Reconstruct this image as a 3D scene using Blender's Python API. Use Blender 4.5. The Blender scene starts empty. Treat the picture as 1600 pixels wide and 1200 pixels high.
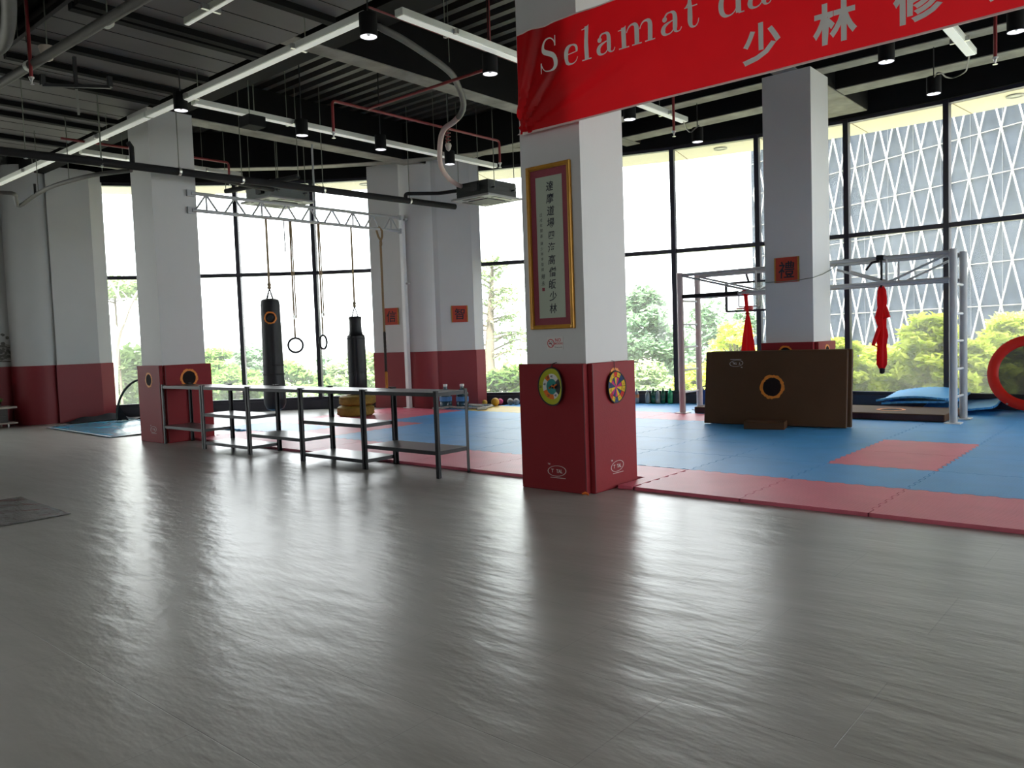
import bpy, bmesh, math, random
from mathutils import Vector, Matrix
random.seed(7)
C = bpy.context.scene.collection
PI = math.pi

# ------------------------------------------------------------------ camera, world, sun, exposure
# world axes: x runs along the front edge of the foam mats, y into the room towards the windows, z up (metres)
CAM = Vector((2.807, -6.094, 1.3955))
RT = Vector((0.7590, 0.6502, -0.0345)).normalized()
FW = Vector((-0.6510, 0.7569, -0.0570)).normalized()
UP = RT.cross(FW).normalized()
RT = FW.cross(UP).normalized()
FPX = 1241.5
cd = bpy.data.cameras.new('camera'); cam = bpy.data.objects.new('camera', cd); C.objects.link(cam)
cd.sensor_fit = 'HORIZONTAL'; cd.sensor_width = 36; cd.lens = FPX / 1600 * 36; cd.clip_end = 500
cam.matrix_world = Matrix(((RT.x, UP.x, -FW.x, CAM.x), (RT.y, UP.y, -FW.y, CAM.y), (RT.z, UP.z, -FW.z, CAM.z), (0, 0, 0, 1)))
bpy.context.scene.camera = cam

w = bpy.data.worlds.new('overcast_sky'); bpy.context.scene.world = w; w.use_nodes = True
bg = w.node_tree.nodes['Background']
bg.inputs[0].default_value = (0.96, 0.98, 1.0, 1); bg.inputs[1].default_value = 5.0
sd = bpy.data.lights.new('sun', 'SUN'); sd.energy = 30.0; sd.angle = math.radians(12); sd.color = (1, 0.95, 0.85)
sun = bpy.data.objects.new('sun', sd); C.objects.link(sun)
sun.rotation_euler = Vector((-0.25, 0.35, -1)).to_track_quat('-Z', 'Y').to_euler()
vs = bpy.context.scene.view_settings
vs.view_transform = 'Standard'; vs.look = 'None'; vs.exposure = 0.35; vs.gamma = 1.0; vs.use_curve_mapping = False
FILL_LAMP_W = 9       # watts of each fill lamp added behind the viewpoint
bpy.context.scene.cycles.max_bounces = 8
bpy.context.scene.cycles.diffuse_bounces = 5
bpy.context.scene.cycles.transparent_max_bounces = 12
bpy.context.scene.cycles.sample_clamp_indirect = 8
bpy.context.scene.cycles.caustics_reflective = False
bpy.context.scene.cycles.caustics_refractive = False

# ------------------------------------------------------------------ helpers
def ray(px, py):                      # direction of a pixel of the 1600 x 1200 photograph, used to read real positions off it
    return RT * ((px - 800) / FPX) - UP * ((py - 600) / FPX) + FW
def onz(px, py, z):
    d = ray(px, py); return CAM + d * ((z - CAM.z) / d.z)
def onx(px, py, x):
    d = ray(px, py); return CAM + d * ((x - CAM.x) / d.x)
def ony(px, py, y):
    d = ray(px, py); return CAM + d * ((y - CAM.y) / d.y)
def onplane(px, py, A, B):
    d = ray(px, py); n = Vector((-(B[1] - A[1]), B[0] - A[0], 0))
    return CAM + d * (n.dot(Vector((A[0], A[1], 0)) - Vector((CAM.x, CAM.y, 0))) / n.dot(d))
def atd(px, py, dist):                # along a pixel's ray at a horizontal distance
    d = ray(px, py); return CAM + d * (dist / math.hypot(d.x, d.y))

def tag(o, label=None, cat=None, group=None, kind=None):
    if label: o['label'] = label
    if cat: o['category'] = cat
    if group: o['group'] = group
    if kind: o['kind'] = kind
    return o
def empty(name, loc, label=None, cat=None, group=None, kind=None):
    o = bpy.data.objects.new(name, None); C.objects.link(o); o.location = loc; o.empty_display_size = .1
    return tag(o, label, cat, group, kind)
def wloc(o):
    p = Vector((0, 0, 0))
    while o is not None:
        p = p + Vector(o.location); o = o.parent
    return p

class MB:
    def __init__(s): s.v = []; s.f = []
    def add(s, vs_, fs_):
        n = len(s.v); s.v += [Vector(p) for p in vs_]; s.f += [tuple(i + n for i in f) for f in fs_]; return s
    def box(s, x0, x1, y0, y1, z0, z1, ch=0.0, M=None):
        bm = bmesh.new(); bmesh.ops.create_cube(bm, size=1)
        for v in bm.verts:
            v.co = Vector(((x0 + x1) / 2 + v.co.x * (x1 - x0), (y0 + y1) / 2 + v.co.y * (y1 - y0), (z0 + z1) / 2 + v.co.z * (z1 - z0)))
        if ch: bmesh.ops.bevel(bm, geom=bm.edges[:], offset=ch, segments=2, affect='EDGES', profile=.5)
        return s.bm(bm, M)
    def bm(s, bm, M=None):
        bm.verts.index_update()
        s.add([(M @ v.co if M is not None else v.co.copy()) for v in bm.verts], [[v.index for v in f.verts] for f in bm.faces]); bm.free(); return s
    def tube(s, pts, r, seg=10, cap=True, closed=False):
        pts = [Vector(p) for p in pts]; n = len(pts); rs = r if isinstance(r, (list, tuple)) else [r] * n
        rings = []; prev = None
        for i, p in enumerate(pts):
            a = pts[(i - 1) % n] if (closed or i > 0) else p; b = pts[(i + 1) % n] if (closed or i < n - 1) else p
            t = (b - a).normalized()
            if prev is None:
                u = t.orthogonal().normalized()
            else:
                u = prev - t * prev.dot(t)
                u = u.normalized() if u.length > 1e-6 else t.orthogonal().normalized()
            prev = u; q = t.cross(u)
            rings.append([p + (u * math.cos(2 * PI * k / seg) + q * math.sin(2 * PI * k / seg)) * rs[i] for k in range(seg)])
        vv = [p for ring in rings for p in ring]; ff = []
        for i in range(n if closed else n - 1):
            j = (i + 1) % n
            for k in range(seg):
                l = (k + 1) % seg; ff.append((i * seg + k, i * seg + l, j * seg + l, j * seg + k))
        if cap and not closed:
            ff.append(tuple(range(seg - 1, -1, -1))); ff.append(tuple((n - 1) * seg + k for k in range(seg)))
        return s.add(vv, ff)
    def bar(s, a, b, wd, ht=None, up=(0, 0, 1)):      # rectangular bar
        a = Vector(a); b = Vector(b); ht = wd if ht is None else ht; t = (b - a).normalized(); up = Vector(up)
        if abs(t.dot(up)) > .98: up = Vector((1, 0, 0))
        sd_ = t.cross(up).normalized(); uu = sd_.cross(t)
        vv = []
        for p in (a, b):
            for x, y in ((-1, -1), (1, -1), (1, 1), (-1, 1)): vv.append(p + sd_ * (x * wd / 2) + uu * (y * ht / 2))
        return s.add(vv, [(3, 2, 1, 0), (4, 5, 6, 7), (0, 1, 5, 4), (1, 2, 6, 5), (2, 3, 7, 6), (3, 0, 4, 7)])
    def lathe(s, prof, seg=24, M=None, cap=True):
        vv = []; ff = []; n = len(prof)
        for r, z in prof:
            for k in range(seg): vv.append(Vector((r * math.cos(2 * PI * k / seg), r * math.sin(2 * PI * k / seg), z)))
        for i in range(n - 1):
            for k in range(seg):
                l = (k + 1) % seg; ff.append((i * seg + k, i * seg + l, (i + 1) * seg + l, (i + 1) * seg + k))
        if cap:
            ff.append(tuple(range(seg - 1, -1, -1))); ff.append(tuple((n - 1) * seg + k for k in range(seg)))
        if M is not None: vv = [M @ p for p in vv]
        return s.add(vv, ff)
    def prism(s, poly, z0, z1):
        n = len(poly)
        vv = [(p[0], p[1], z0) for p in poly] + [(p[0], p[1], z1) for p in poly]
        ff = [tuple(range(n - 1, -1, -1)), tuple(range(n, 2 * n))] + [(i, (i + 1) % n, n + (i + 1) % n, n + i) for i in range(n)]
        return s.add(vv, ff)
    def build(s, name, m, parent=None, smooth=False, bevel=0, label=None):
        base = wloc(parent) if parent is not None else None
        if base is None:
            xs = [p.x for p in s.v]; ys = [p.y for p in s.v]; zs = [p.z for p in s.v]
            base = Vector(((min(xs) + max(xs)) / 2, (min(ys) + max(ys)) / 2, min(zs)))
        me = bpy.data.meshes.new(name); me.from_pydata([tuple(p - base) for p in s.v], [], s.f); me.materials.append(m)
        me.update()
        bm = bmesh.new(); bm.from_mesh(me); bmesh.ops.recalc_face_normals(bm, faces=bm.faces[:]); bm.to_mesh(me); bm.free()
        o = bpy.data.objects.new(name, me); C.objects.link(o)
        if parent is not None: o.parent = parent
        else: o.location = base
        if smooth:
            me.shade_smooth()
            try: me.set_sharp_from_angle(angle=math.radians(40))
            except Exception: pass
        if bevel:
            b = o.modifiers.new('edge', 'BEVEL'); b.width = bevel; b.segments = 2; b.limit_method = 'ANGLE'
        if label: o['label'] = label
        return o

def dup(o, loc=None, rz=None, label=None, group=None):
    def rec(src, par):
        c = src.copy(); C.objects.link(c)
        if par is not None: c.parent = par
        for ch in [x for x in bpy.data.objects if x.parent == src]: rec(ch, c)
        return c
    r = rec(o, None)
    if loc is not None: r.location = loc
    if rz is not None: r.rotation_euler.z = rz
    if label: r['label'] = label
    if group: r['group'] = group
    return r

# ------------------------------------------------------------------ materials
MATS = {}
def mat(name, col, rough=.5, metal=0, var=.12, scale=6.0, bump=0.0, bscale=40.0, spec=.5, emit=0.0, trans=0.0, alpha=1.0, stretch=(1, 1, 1), coat=0.0):
    m = bpy.data.materials.new(name); m.use_nodes = True; nt = m.node_tree; N = nt.nodes; L = nt.links
    b = N['Principled BSDF']
    b.inputs['Roughness'].default_value = rough; b.inputs['Metallic'].default_value = metal
    b.inputs['Specular IOR Level'].default_value = spec; b.inputs['Transmission Weight'].default_value = trans
    b.inputs['Alpha'].default_value = alpha; b.inputs['Coat Weight'].default_value = coat
    tc = N.new('ShaderNodeTexCoord'); mp = N.new('ShaderNodeMapping'); mp.inputs['Scale'].default_value = stretch
    L.new(tc.outputs['Object'], mp.inputs[0])
    nz = N.new('ShaderNodeTexNoise'); nz.inputs['Scale'].default_value = scale; nz.inputs['Detail'].default_value = 5
    L.new(mp.outputs[0], nz.inputs[0])
    mx = N.new('ShaderNodeMix'); mx.data_type = 'RGBA'
    mx.inputs[6].default_value = tuple(c * (1 - var) for c in col) + (1,)
    mx.inputs[7].default_value = tuple(min(1, c * (1 + var)) for c in col) + (1,)
    L.new(nz.outputs[0], mx.inputs[0]); L.new(mx.outputs[2], b.inputs['Base Color'])
    if emit:
        b.inputs['Emission Color'].default_value = tuple(col) + (1,); b.inputs['Emission Strength'].default_value = emit
    if bump:
        n2 = N.new('ShaderNodeTexNoise'); n2.inputs['Scale'].default_value = bscale; n2.inputs['Detail'].default_value = 4
        L.new(mp.outputs[0], n2.inputs[0])
        bp = N.new('ShaderNodeBump'); bp.inputs['Strength'].default_value = bump; bp.inputs['Distance'].default_value = .01
        L.new(n2.outputs[0], bp.inputs['Height']); L.new(bp.outputs[0], b.inputs['Normal'])
    MATS[name] = m; return m

def floor_material():
    m = bpy.data.materials.new('grey_vinyl_floor'); m.use_nodes = True; nt = m.node_tree; N = nt.nodes; L = nt.links
    b = N['Principled BSDF']
    tc = N.new('ShaderNodeTexCoord')
    br = N.new('ShaderNodeTexBrick'); br.inputs['Scale'].default_value = 1.0
    br.inputs['Brick Width'].default_value = 1.24; br.inputs['Row Height'].default_value = .62; br.offset = .5
    br.inputs['Mortar Size'].default_value = .0022; br.inputs['Mortar Smooth'].default_value = .4
    br.inputs['Color1'].default_value = (1, 1, 1, 1); br.inputs['Color2'].default_value = (1, 1, 1, 1); br.inputs['Mortar'].default_value = (.72, .72, .72, 1)
    L.new(tc.outputs['Object'], br.inputs[0])
    mp = N.new('ShaderNodeMapping'); mp.inputs['Scale'].default_value = (.55, 3.2, 1); L.new(tc.outputs['Object'], mp.inputs[0])
    nz = N.new('ShaderNodeTexNoise'); nz.inputs['Scale'].default_value = 1.5; nz.inputs['Detail'].default_value = 3; nz.inputs['Roughness'].default_value = .5; L.new(mp.outputs[0], nz.inputs[0])
    cr = N.new('ShaderNodeValToRGB'); cr.color_ramp.elements[0].position = .2; cr.color_ramp.elements[1].position = .8
    cr.color_ramp.elements[0].color = FLOOR_A; cr.color_ramp.elements[1].color = FLOOR_B
    L.new(nz.outputs[0], cr.inputs[0])
    mx = N.new('ShaderNodeMix'); mx.data_type = 'RGBA'; mx.blend_type = 'MULTIPLY'; mx.inputs[0].default_value = .8
    L.new(cr.outputs[0], mx.inputs[6]); L.new(br.outputs[0], mx.inputs[7]); L.new(mx.outputs[2], b.inputs['Base Color'])
    # roughness and soft undulation of the sheet
    b.inputs['Roughness'].default_value = .28
    b.inputs['Specular IOR Level'].default_value = .5
    mp2 = N.new('ShaderNodeMapping'); mp2.inputs['Scale'].default_value = (1.0, 2.6, 1); mp2.inputs['Rotation'].default_value = (0, 0, .25); L.new(tc.outputs['Object'], mp2.inputs[0])
    n2 = N.new('ShaderNodeTexNoise'); n2.inputs['Scale'].default_value = 2.2; n2.inputs['Detail'].default_value = 4; L.new(mp2.outputs[0], n2.inputs[0])
    n3 = N.new('ShaderNodeTexNoise'); n3.inputs['Scale'].default_value = 9; n3.inputs['Detail'].default_value = 3; L.new(mp2.outputs[0], n3.inputs[0])
    b1 = N.new('ShaderNodeBump'); b1.inputs['Strength'].default_value = .38; b1.inputs['Distance'].default_value = .022; L.new(n2.outputs[0], b1.inputs['Height'])
    b2 = N.new('ShaderNodeBump'); b2.inputs['Strength'].default_value = .15; b2.inputs['Distance'].default_value = .006; L.new(n3.outputs[0], b2.inputs['Height']); L.new(b1.outputs[0], b2.inputs['Normal'])
    b3 = N.new('ShaderNodeBump'); b3.inputs['Strength'].default_value = .3; b3.inputs['Distance'].default_value = .003; L.new(br.outputs[1], b3.inputs['Height']); b3.invert = True
    L.new(b2.outputs[0], b3.inputs['Normal']); L.new(b3.outputs[0], b.inputs['Normal'])
    return m
FLOOR_A = (.285, .28, .255, 1); FLOOR_B = (.395, .388, .36, 1)

def foam_material(name, col):
    m = bpy.data.materials.new(name); m.use_nodes = True; nt = m.node_tree; N = nt.nodes; L = nt.links
    b = N['Principled BSDF']; b.inputs['Roughness'].default_value = .42; b.inputs['Specular IOR Level'].default_value = .4
    tc = N.new('ShaderNodeTexCoord'); nz = N.new('ShaderNodeTexNoise'); nz.inputs['Scale'].default_value = 2.5; nz.inputs['Detail'].default_value = 6
    gm = N.new('ShaderNodeNewGeometry')
    L.new(gm.outputs['Position'], nz.inputs[0])
    mx = N.new('ShaderNodeMix'); mx.data_type = 'RGBA'
    mx.inputs[6].default_value = tuple(c * .82 for c in col) + (1,); mx.inputs[7].default_value = tuple(min(1, c * 1.18) for c in col) + (1,)
    L.new(nz.outputs[0], mx.inputs[0]); L.new(mx.outputs[2], b.inputs['Base Color'])
    # fine T-shaped rib relief, like woven rows
    wv = N.new('ShaderNodeTexWave'); wv.inputs['Scale'].default_value = 12; wv.inputs['Distortion'].default_value = 0; L.new(tc.outputs['Object'], wv.inputs[0])
    w2 = N.new('ShaderNodeTexWave'); w2.bands_direction = 'Y'; w2.inputs['Scale'].default_value = 12; L.new(tc.outputs['Object'], w2.inputs[0])
    ml = N.new('ShaderNodeMath'); ml.operation = 'MULTIPLY'; L.new(wv.outputs[1], ml.inputs[0]); L.new(w2.outputs[1], ml.inputs[1])
    bp = N.new('ShaderNodeBump'); bp.inputs['Strength'].default_value = .35; bp.inputs['Distance'].default_value = .004
    L.new(ml.outputs[0], bp.inputs['Height']); L.new(bp.outputs[0], b.inputs['Normal'])
    MATS[name] = m; return m

def glass_material():
    m = bpy.data.materials.new('window_glass'); m.use_nodes = True; nt = m.node_tree; N = nt.nodes; L = nt.links
    N.remove(N['Principled BSDF']); out = N['Material Output']
    tr = N.new('ShaderNodeBsdfTransparent'); tr.inputs[0].default_value = (.93, .96, .96, 1)
    gl = N.new('ShaderNodeBsdfGlossy'); gl.inputs['Roughness'].default_value = .02
    dirt = N.new('ShaderNodeBsdfTranslucent'); dirt.inputs[0].default_value = (.9, .95, .93, 1)
    fr = N.new('ShaderNodeFresnel'); fr.inputs[0].default_value = 1.45
    tc = N.new('ShaderNodeTexCoord'); nz = N.new('ShaderNodeTexNoise'); nz.inputs['Scale'].default_value = .9; nz.inputs['Detail'].default_value = 6
    L.new(tc.outputs['Object'], nz.inputs[0])
    mr = N.new('ShaderNodeMapRange'); mr.inputs['From Min'].default_value = .3; mr.inputs['From Max'].default_value = .75
    mr.inputs['To Min'].default_value = DIRT[0]; mr.inputs['To Max'].default_value = DIRT[1]; L.new(nz.outputs[0], mr.inputs[0])
    m1 = N.new('ShaderNodeMixShader'); L.new(mr.outputs[0], m1.inputs[0]); L.new(tr.outputs[0], m1.inputs[1]); L.new(dirt.outputs[0], m1.inputs[2])
    m2 = N.new('ShaderNodeMixShader'); L.new(fr.outputs[0], m2.inputs[0]); L.new(m1.outputs[0], m2.inputs[1]); L.new(gl.outputs[0], m2.inputs[2])
    L.new(m2.outputs[0], out.inputs[0]); return m
DIRT = (.06, .14)

def leaf_material(name, a, b_):
    m = bpy.data.materials.new(name); m.use_nodes = True; nt = m.node_tree; N = nt.nodes; L = nt.links
    N.remove(N['Principled BSDF']); out = N['Material Output']
    gm = N.new('ShaderNodeNewGeometry')
    mx = N.new('ShaderNodeMix'); mx.data_type = 'RGBA'; mx.inputs[6].default_value = a + (1,); mx.inputs[7].default_value = b_ + (1,)
    L.new(gm.outputs['Random Per Island'], mx.inputs[0])
    df = N.new('ShaderNodeBsdfDiffuse'); tl = N.new('ShaderNodeBsdfTranslucent')
    L.new(mx.outputs[2], df.inputs[0]); L.new(mx.outputs[2], tl.inputs[0])
    ms = N.new('ShaderNodeMixShader'); ms.inputs[0].default_value = .45; L.new(df.outputs[0], ms.inputs[1]); L.new(tl.outputs[0], ms.inputs[2]); L.new(ms.outputs[0], out.inputs[0])
    MATS[name] = m; return m

def cloth_material(name, col, through=.4, rough=.5, gloss=.0):
    m = bpy.data.materials.new(name); m.use_nodes = True; nt = m.node_tree; N = nt.nodes; L = nt.links
    b = N['Principled BSDF']; out = N['Material Output']; b.inputs['Roughness'].default_value = rough; b.inputs['Specular IOR Level'].default_value = .3 + gloss
    tc = N.new('ShaderNodeTexCoord'); nz = N.new('ShaderNodeTexNoise'); nz.inputs['Scale'].default_value = 4; L.new(tc.outputs['Object'], nz.inputs[0])
    mx = N.new('ShaderNodeMix'); mx.data_type = 'RGBA'; mx.inputs[6].default_value = tuple(c * .93 for c in col) + (1,); mx.inputs[7].default_value = tuple(min(1, c * 1.07) for c in col) + (1,)
    L.new(nz.outputs[0], mx.inputs[0]); L.new(mx.outputs[2], b.inputs['Base Color'])
    tl = N.new('ShaderNodeBsdfTranslucent'); L.new(mx.outputs[2], tl.inputs[0])
    ms = N.new('ShaderNodeMixShader'); ms.inputs[0].default_value = through; L.new(b.outputs[0], ms.inputs[1]); L.new(tl.outputs[0], ms.inputs[2]); L.new(ms.outputs[0], out.inputs[0])
    MATS[name] = m; return m

M_floor = floor_material()
M_glass = glass_material()
M_white = mat('white_wall_paint', (.62, .62, .62), .6, var=.03, scale=3, bump=.08, bscale=60)
M_cream = mat('cream_soffit', (.84, .78, .68), .7, var=.04)
M_pad = mat('red_vinyl_pad', (.235, .016, .022), .55, spec=.2, var=.08, scale=2, bump=.12, bscale=90)
M_padedge = mat('dark_red_pad_edge', (.10, .008, .015), .5)
M_redpaint = mat('red_padding_vinyl', (.25, .022, .03), .5, var=.07, scale=2, bump=.15, bscale=120)
M_frame = mat('dark_window_frame', (.018, .016, .03), .4, var=.1)
M_black = mat('black_ceiling_paint', (.006, .006, .007), .9, var=.3, spec=.2)
M_conc = mat('bare_concrete_underside', (.27, .26, .23), .85, var=.85, scale=2.5, bump=.4, bscale=20)
M_deck = mat('dark_metal_deck', (.045, .043, .040), .55, var=.2, scale=3)
M_board = mat('dark_grey_ceiling_board', (.125, .118, .120), .7, var=.12, scale=3)
M_can = mat('matt_black_lamp_can', (.005, .005, .006), .8, spec=.2)
M_blackmetal = mat('black_powder_coat', (.022, .023, .026), .38, var=.15)
M_shelfmetal = mat('charcoal_shelf_metal', (.020, .021, .025), .45, var=.1, spec=.4)
M_shelfboard = mat('grey_shelf_board', (.09, .088, .095), .28, var=.1, spec=.6)
M_alu = mat('white_light_profile', (.75, .77, .72), .45, var=.04)
M_diff = mat('milky_diffuser', (.90, .92, .84), .5, var=.02, emit=.25)
M_lampin = mat('downlight_reflector', (.95, .95, 1.0), .25, metal=0, var=.2, scale=60, emit=.8)
M_redpipe = mat('red_sprinkler_pipe', (.22, .022, .025), .4, var=.12)
M_chrome = mat('brushed_metal', (.6, .6, .58), .3, metal=.9, var=.1)
M_greyrod = mat('grey_threaded_rod', (.20, .22, .18), .5, metal=.3)
M_insul = mat('black_pipe_insulation', (.009, .009, .011), .85, var=.3, bump=.4, bscale=30)
M_hose = mat('grey_flexible_conduit', (.10, .096, .09), .6, var=.2, bump=.3, bscale=120)
M_pinkhose = mat('pale_pink_foam_hose', (.50, .37, .33), .7, var=.15, bump=.3, bscale=50)
M_steelwhite = mat('white_painted_steel', (.70, .71, .72), .4, var=.06)
M_steelgrey = mat('grey_painted_steel', (.42, .43, .45), .4, var=.08)
M_steelpink = mat('pinkish_white_steel', (.60, .50, .50), .45, var=.06)
M_leather = mat('black_bag_leather', (.009, .010, .013), .45, spec=.35, var=.3, bump=.5, bscale=9)
M_strap = mat('tan_strap_webbing', (.30, .22, .13), .8, var=.2)
M_darkstrap = mat('dark_strap_webbing', (.013, .013, .017), .85, spec=.2)
M_rope = mat('hemp_rope', (.30, .20, .11), .9, var=.35, scale=60, bump=.8, bscale=120)
M_ropeblack = mat('black_braided_rope', (.04, .032, .03), .9, var=.5, scale=60, bump=.8, bscale=120)
M_ropeorange = mat('orange_rope_end', (.45, .19, .03), .9, var=.3, scale=60)
M_ropegrey = mat('grey_white_battle_rope', (.42, .40, .37), .9, var=.5, scale=35, bump=.8, bscale=80)
M_tire = mat('yellow_painted_tire', (.27, .17, .02), .65, var=.7, scale=9, bump=.6, bscale=40)
M_brown = mat('brown_mat_vinyl', (.085, .042, .020), .65, spec=.2, var=.15, scale=2, bump=.15, bscale=90)
M_brownedge = mat('dark_maroon_mat_side', (.035, .008, .012), .5)
M_stitch = mat('tan_stitching', (.25, .16, .08), .8)
M_orange = mat('orange_flame_print', (.75, .22, .015), .55, var=.35, scale=14)
M_emblack = mat('dark_emblem_center', (.016, .010, .010), .8, spec=.15, var=.4, scale=30)
M_print = mat('pale_printed_logo', (.60, .52, .50), .6)
M_gold = mat('gold_picture_frame', (.52, .25, .03), .35, metal=.35, var=.25, scale=9)
M_mount = mat('maroon_silk_mount', (.26, .045, .065), .7, var=.12, scale=30)
M_paper = mat('pale_green_rice_paper', (.42, .47, .38), .7, var=.04)
M_ink = mat('black_brush_ink', (.016, .017, .03), .7, var=.5, scale=40)
M_plaque = mat('orange_red_plaque_paper', (.46, .045, .02), .6, var=.15, scale=10)
M_signwhite = mat('white_sign_plastic', (.68, .66, .64), .4, var=.04)
M_signred = mat('red_sign_print', (.55, .04, .06), .5)
M_lime = mat('lime_felt', (.40, .42, .02), .85, var=.1)
M_teal = mat('teal_felt', (.03, .22, .20), .85, var=.1)
M_dorange = mat('orange_felt', (.75, .16, .02), .85, var=.1)
M_dwhite = mat('white_felt', (.66, .66, .64), .85, var=.06)
M_dblack = mat('black_binding', (.012, .012, .014), .7)
M_dyellow = mat('yellow_felt', (.70, .45, .02), .85)
M_dred = mat('red_felt', (.62, .03, .02), .85)
M_dblue = mat('navy_felt', (.02, .05, .14), .85)
M_dpink = mat('magenta_felt', (.50, .03, .15), .85)
M_banner = cloth_material('red_banner_cloth', (.70, .008, .014), .58, .38, .2)
M_bannertext = cloth_material('pale_grey_banner_print', (.90, .88, .84), .0, .6)
M_hem = cloth_material('white_banner_hem', (.80, .74, .70), .3, .6)
M_silk = cloth_material('red_aerial_silk', (.70, .01, .02), .5, .5)
M_tramp = cloth_material('red_trampoline_cover', (.70, .02, .01), .35, .45, .2)
M_mesh = mat('black_trampoline_mesh', (.006, .007, .007), .8, alpha=.9)
M_tarp = mat('blue_printed_sheet', (.05, .28, .42), .22, var=.7, scale=1.1, stretch=(1, 2.5, 1), bump=.15, bscale=3)
M_clear = mat('clear_plastic_sheet', (.20, .19, .18), .07, var=.2, scale=3, bump=.5, bscale=5, stretch=(1, 3, 1))
M_cabinet = mat('dark_wood_drawer', (.035, .028, .026), .45, var=.2, scale=8, stretch=(1, 1, 8))
M_cabtop = mat('pale_wood_top', (.50, .44, .38), .5, var=.12)
M_plantgreen = mat('bright_plant_leaf', (.12, .38, .03), .5, var=.4, scale=12)
M_bowl = mat('clear_glass_bowl', (.85, .9, .88), .05, trans=.9)
M_jug = mat('blue_jerrycan_plastic', (.008, .045, .22), .35, var=.1)
M_green = mat('green_bottle_plastic', (.06, .78, .30), .12, var=.1, trans=.55)
M_dgreen = mat('dark_green_bottle_plastic', (.012, .20, .09), .12, var=.1, trans=.5)
M_clearbottle = mat('cloudy_bottle_plastic', (.62, .60, .56), .15, var=.1, trans=.5)
M_orangelabel = mat('orange_bottle_label', (.65, .22, .08), .5)
M_cap = mat('dark_bottle_cap', (.03, .06, .05), .4)
M_water = mat('blue_water_bottle_plastic', (.04, .10, .14), .12, var=.2, trans=.3)
M_capwhite = mat('white_bottle_cap', (.7, .7, .7), .4)
M_label_blue = mat('blue_bottle_label', (.06, .22, .50), .5, var=.3)
M_ballgold = mat('mustard_ball_rubber', (.55, .30, .02), .55)
M_ballpink = mat('pink_ball_rubber', (.65, .06, .22), .5)
M_ballblue = mat('blue_ball_rubber', (.03, .12, .40), .5)
M_ballgrey = mat('grey_ball_rubber', (.33, .32, .31), .55)
M_acbody = mat('dark_green_grey_unit_body', (.014, .019, .019), .55, var=.2)
M_acgrey = mat('grey_unit_body', (.16, .18, .18), .5, var=.15)
M_acpanel = mat('grey_unit_panel', (.30, .30, .30), .5, var=.1)
M_acgrille = mat('dark_unit_grille', (.05, .05, .06), .6, var=.3, scale=40)
M_mural = mat('ink_mural_print', (.16, .15, .14), .8, var=.5, scale=14)
M_mural2 = mat('pale_mural_wash', (.42, .40, .38), .8, var=.25, scale=10)
M_bark = mat('tree_bark', (.16, .13, .10), .9, var=.3)
M_barkpale = mat('pale_tree_bark', (.36, .32, .27), .9, var=.2)
M_grass = mat('outdoor_ground', (.20, .20, .16), .9, var=.4, scale=.6)
L_bright = leaf_material('yellow_green_leaves', (.52, .64, .07), (.85, .88, .20))
L_mid = leaf_material('mid_green_leaves', (.11, .23, .06), (.24, .36, .10))
L_cool = leaf_material('cool_green_leaves', (.15, .26, .16), (.25, .36, .22))
L_pale = leaf_material('pale_green_leaves', (.22, .33, .15), (.36, .46, .22))
F_blue = foam_material('blue_eva_foam', (.055, .29, .62))
F_red = foam_material('rose_red_eva_foam', (.64, .13, .19))
F_yellow = foam_material('yellow_eva_foam', (.60, .42, .05))
F_sky = foam_material('light_blue_eva_foam', (.06, .32, .66))

# ------------------------------------------------------------------ lettering
def text_geo(s, bold=0.0):
    c = bpy.data.curves.new('letters', 'FONT'); c.body = s; c.align_x = 'CENTER'; c.align_y = 'CENTER'; c.offset = bold; c.resolution_u = 3
    o = bpy.data.objects.new('letters', c); C.objects.link(o)
    dg = bpy.context.evaluated_depsgraph_get(); me = bpy.data.meshes.new_from_object(o.evaluated_get(dg))
    vv = [v.co.copy() for v in me.vertices]; ff = [tuple(p.vertices) for p in me.polygons]
    bpy.data.objects.remove(o); bpy.data.curves.remove(c); bpy.data.meshes.remove(me)
    if vv:
        cx = (min(p.x for p in vv) + max(p.x for p in vv)) / 2; cy = (min(p.y for p in vv) + max(p.y for p in vv)) / 2
        vv = [Vector((p.x - cx, p.y - cy, 0)) for p in vv]
    return vv, ff
def put_text(mb, s, o, xd, yd, h, bold=0.0, sx=1.0, shear=0.0):
    vv, ff = text_geo(s, bold)
    if not vv: return
    o = Vector(o); xd = Vector(xd); yd = Vector(yd)
    mb.add([o + xd * ((p.x + shear * p.y) * h * sx) + yd * (p.y * h) for p in vv], ff)

def frame_on(o, xd, yd):            # local 2-D drawing frame on a surface
    o = Vector(o); xd = Vector(xd).normalized(); yd = Vector(yd).normalized()
    n = xd.cross(yd)
    return lambda x, y, k=0.0: o + xd * x + yd * y + n * k
def ring2d(mb, P, r0, r1, seg=40, jag=0.0, k=0.0, ex=1.0, a0=0, a1=2 * PI, shear=0.0):
    rnd = random.Random(3); vv = []; full = abs(a1 - a0 - 2 * PI) < 1e-6; n = seg if full else seg + 1
    for i in range(n):
        a = a0 + (a1 - a0) * i / seg
        j0 = 1 + rnd.uniform(-jag, jag); j1 = 1 + rnd.uniform(-jag, jag)
        for r in (r0 * j0, r1 * j1): vv.append(P(math.cos(a) * r * ex, math.sin(a) * r + shear * math.cos(a) * r, k))
    ff = [(2 * i, 2 * i + 1, 2 * ((i + 1) % n) + 1, 2 * ((i + 1) % n)) for i in range(seg)]
    mb.add(vv, ff)
def disc2d(mb, P, r, seg=32, k=0.0, ex=1.0):
    mb.add([P(math.cos(2 * PI * i / seg) * r * ex, math.sin(2 * PI * i / seg) * r, k) for i in range(seg)], [tuple(range(seg))])
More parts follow.
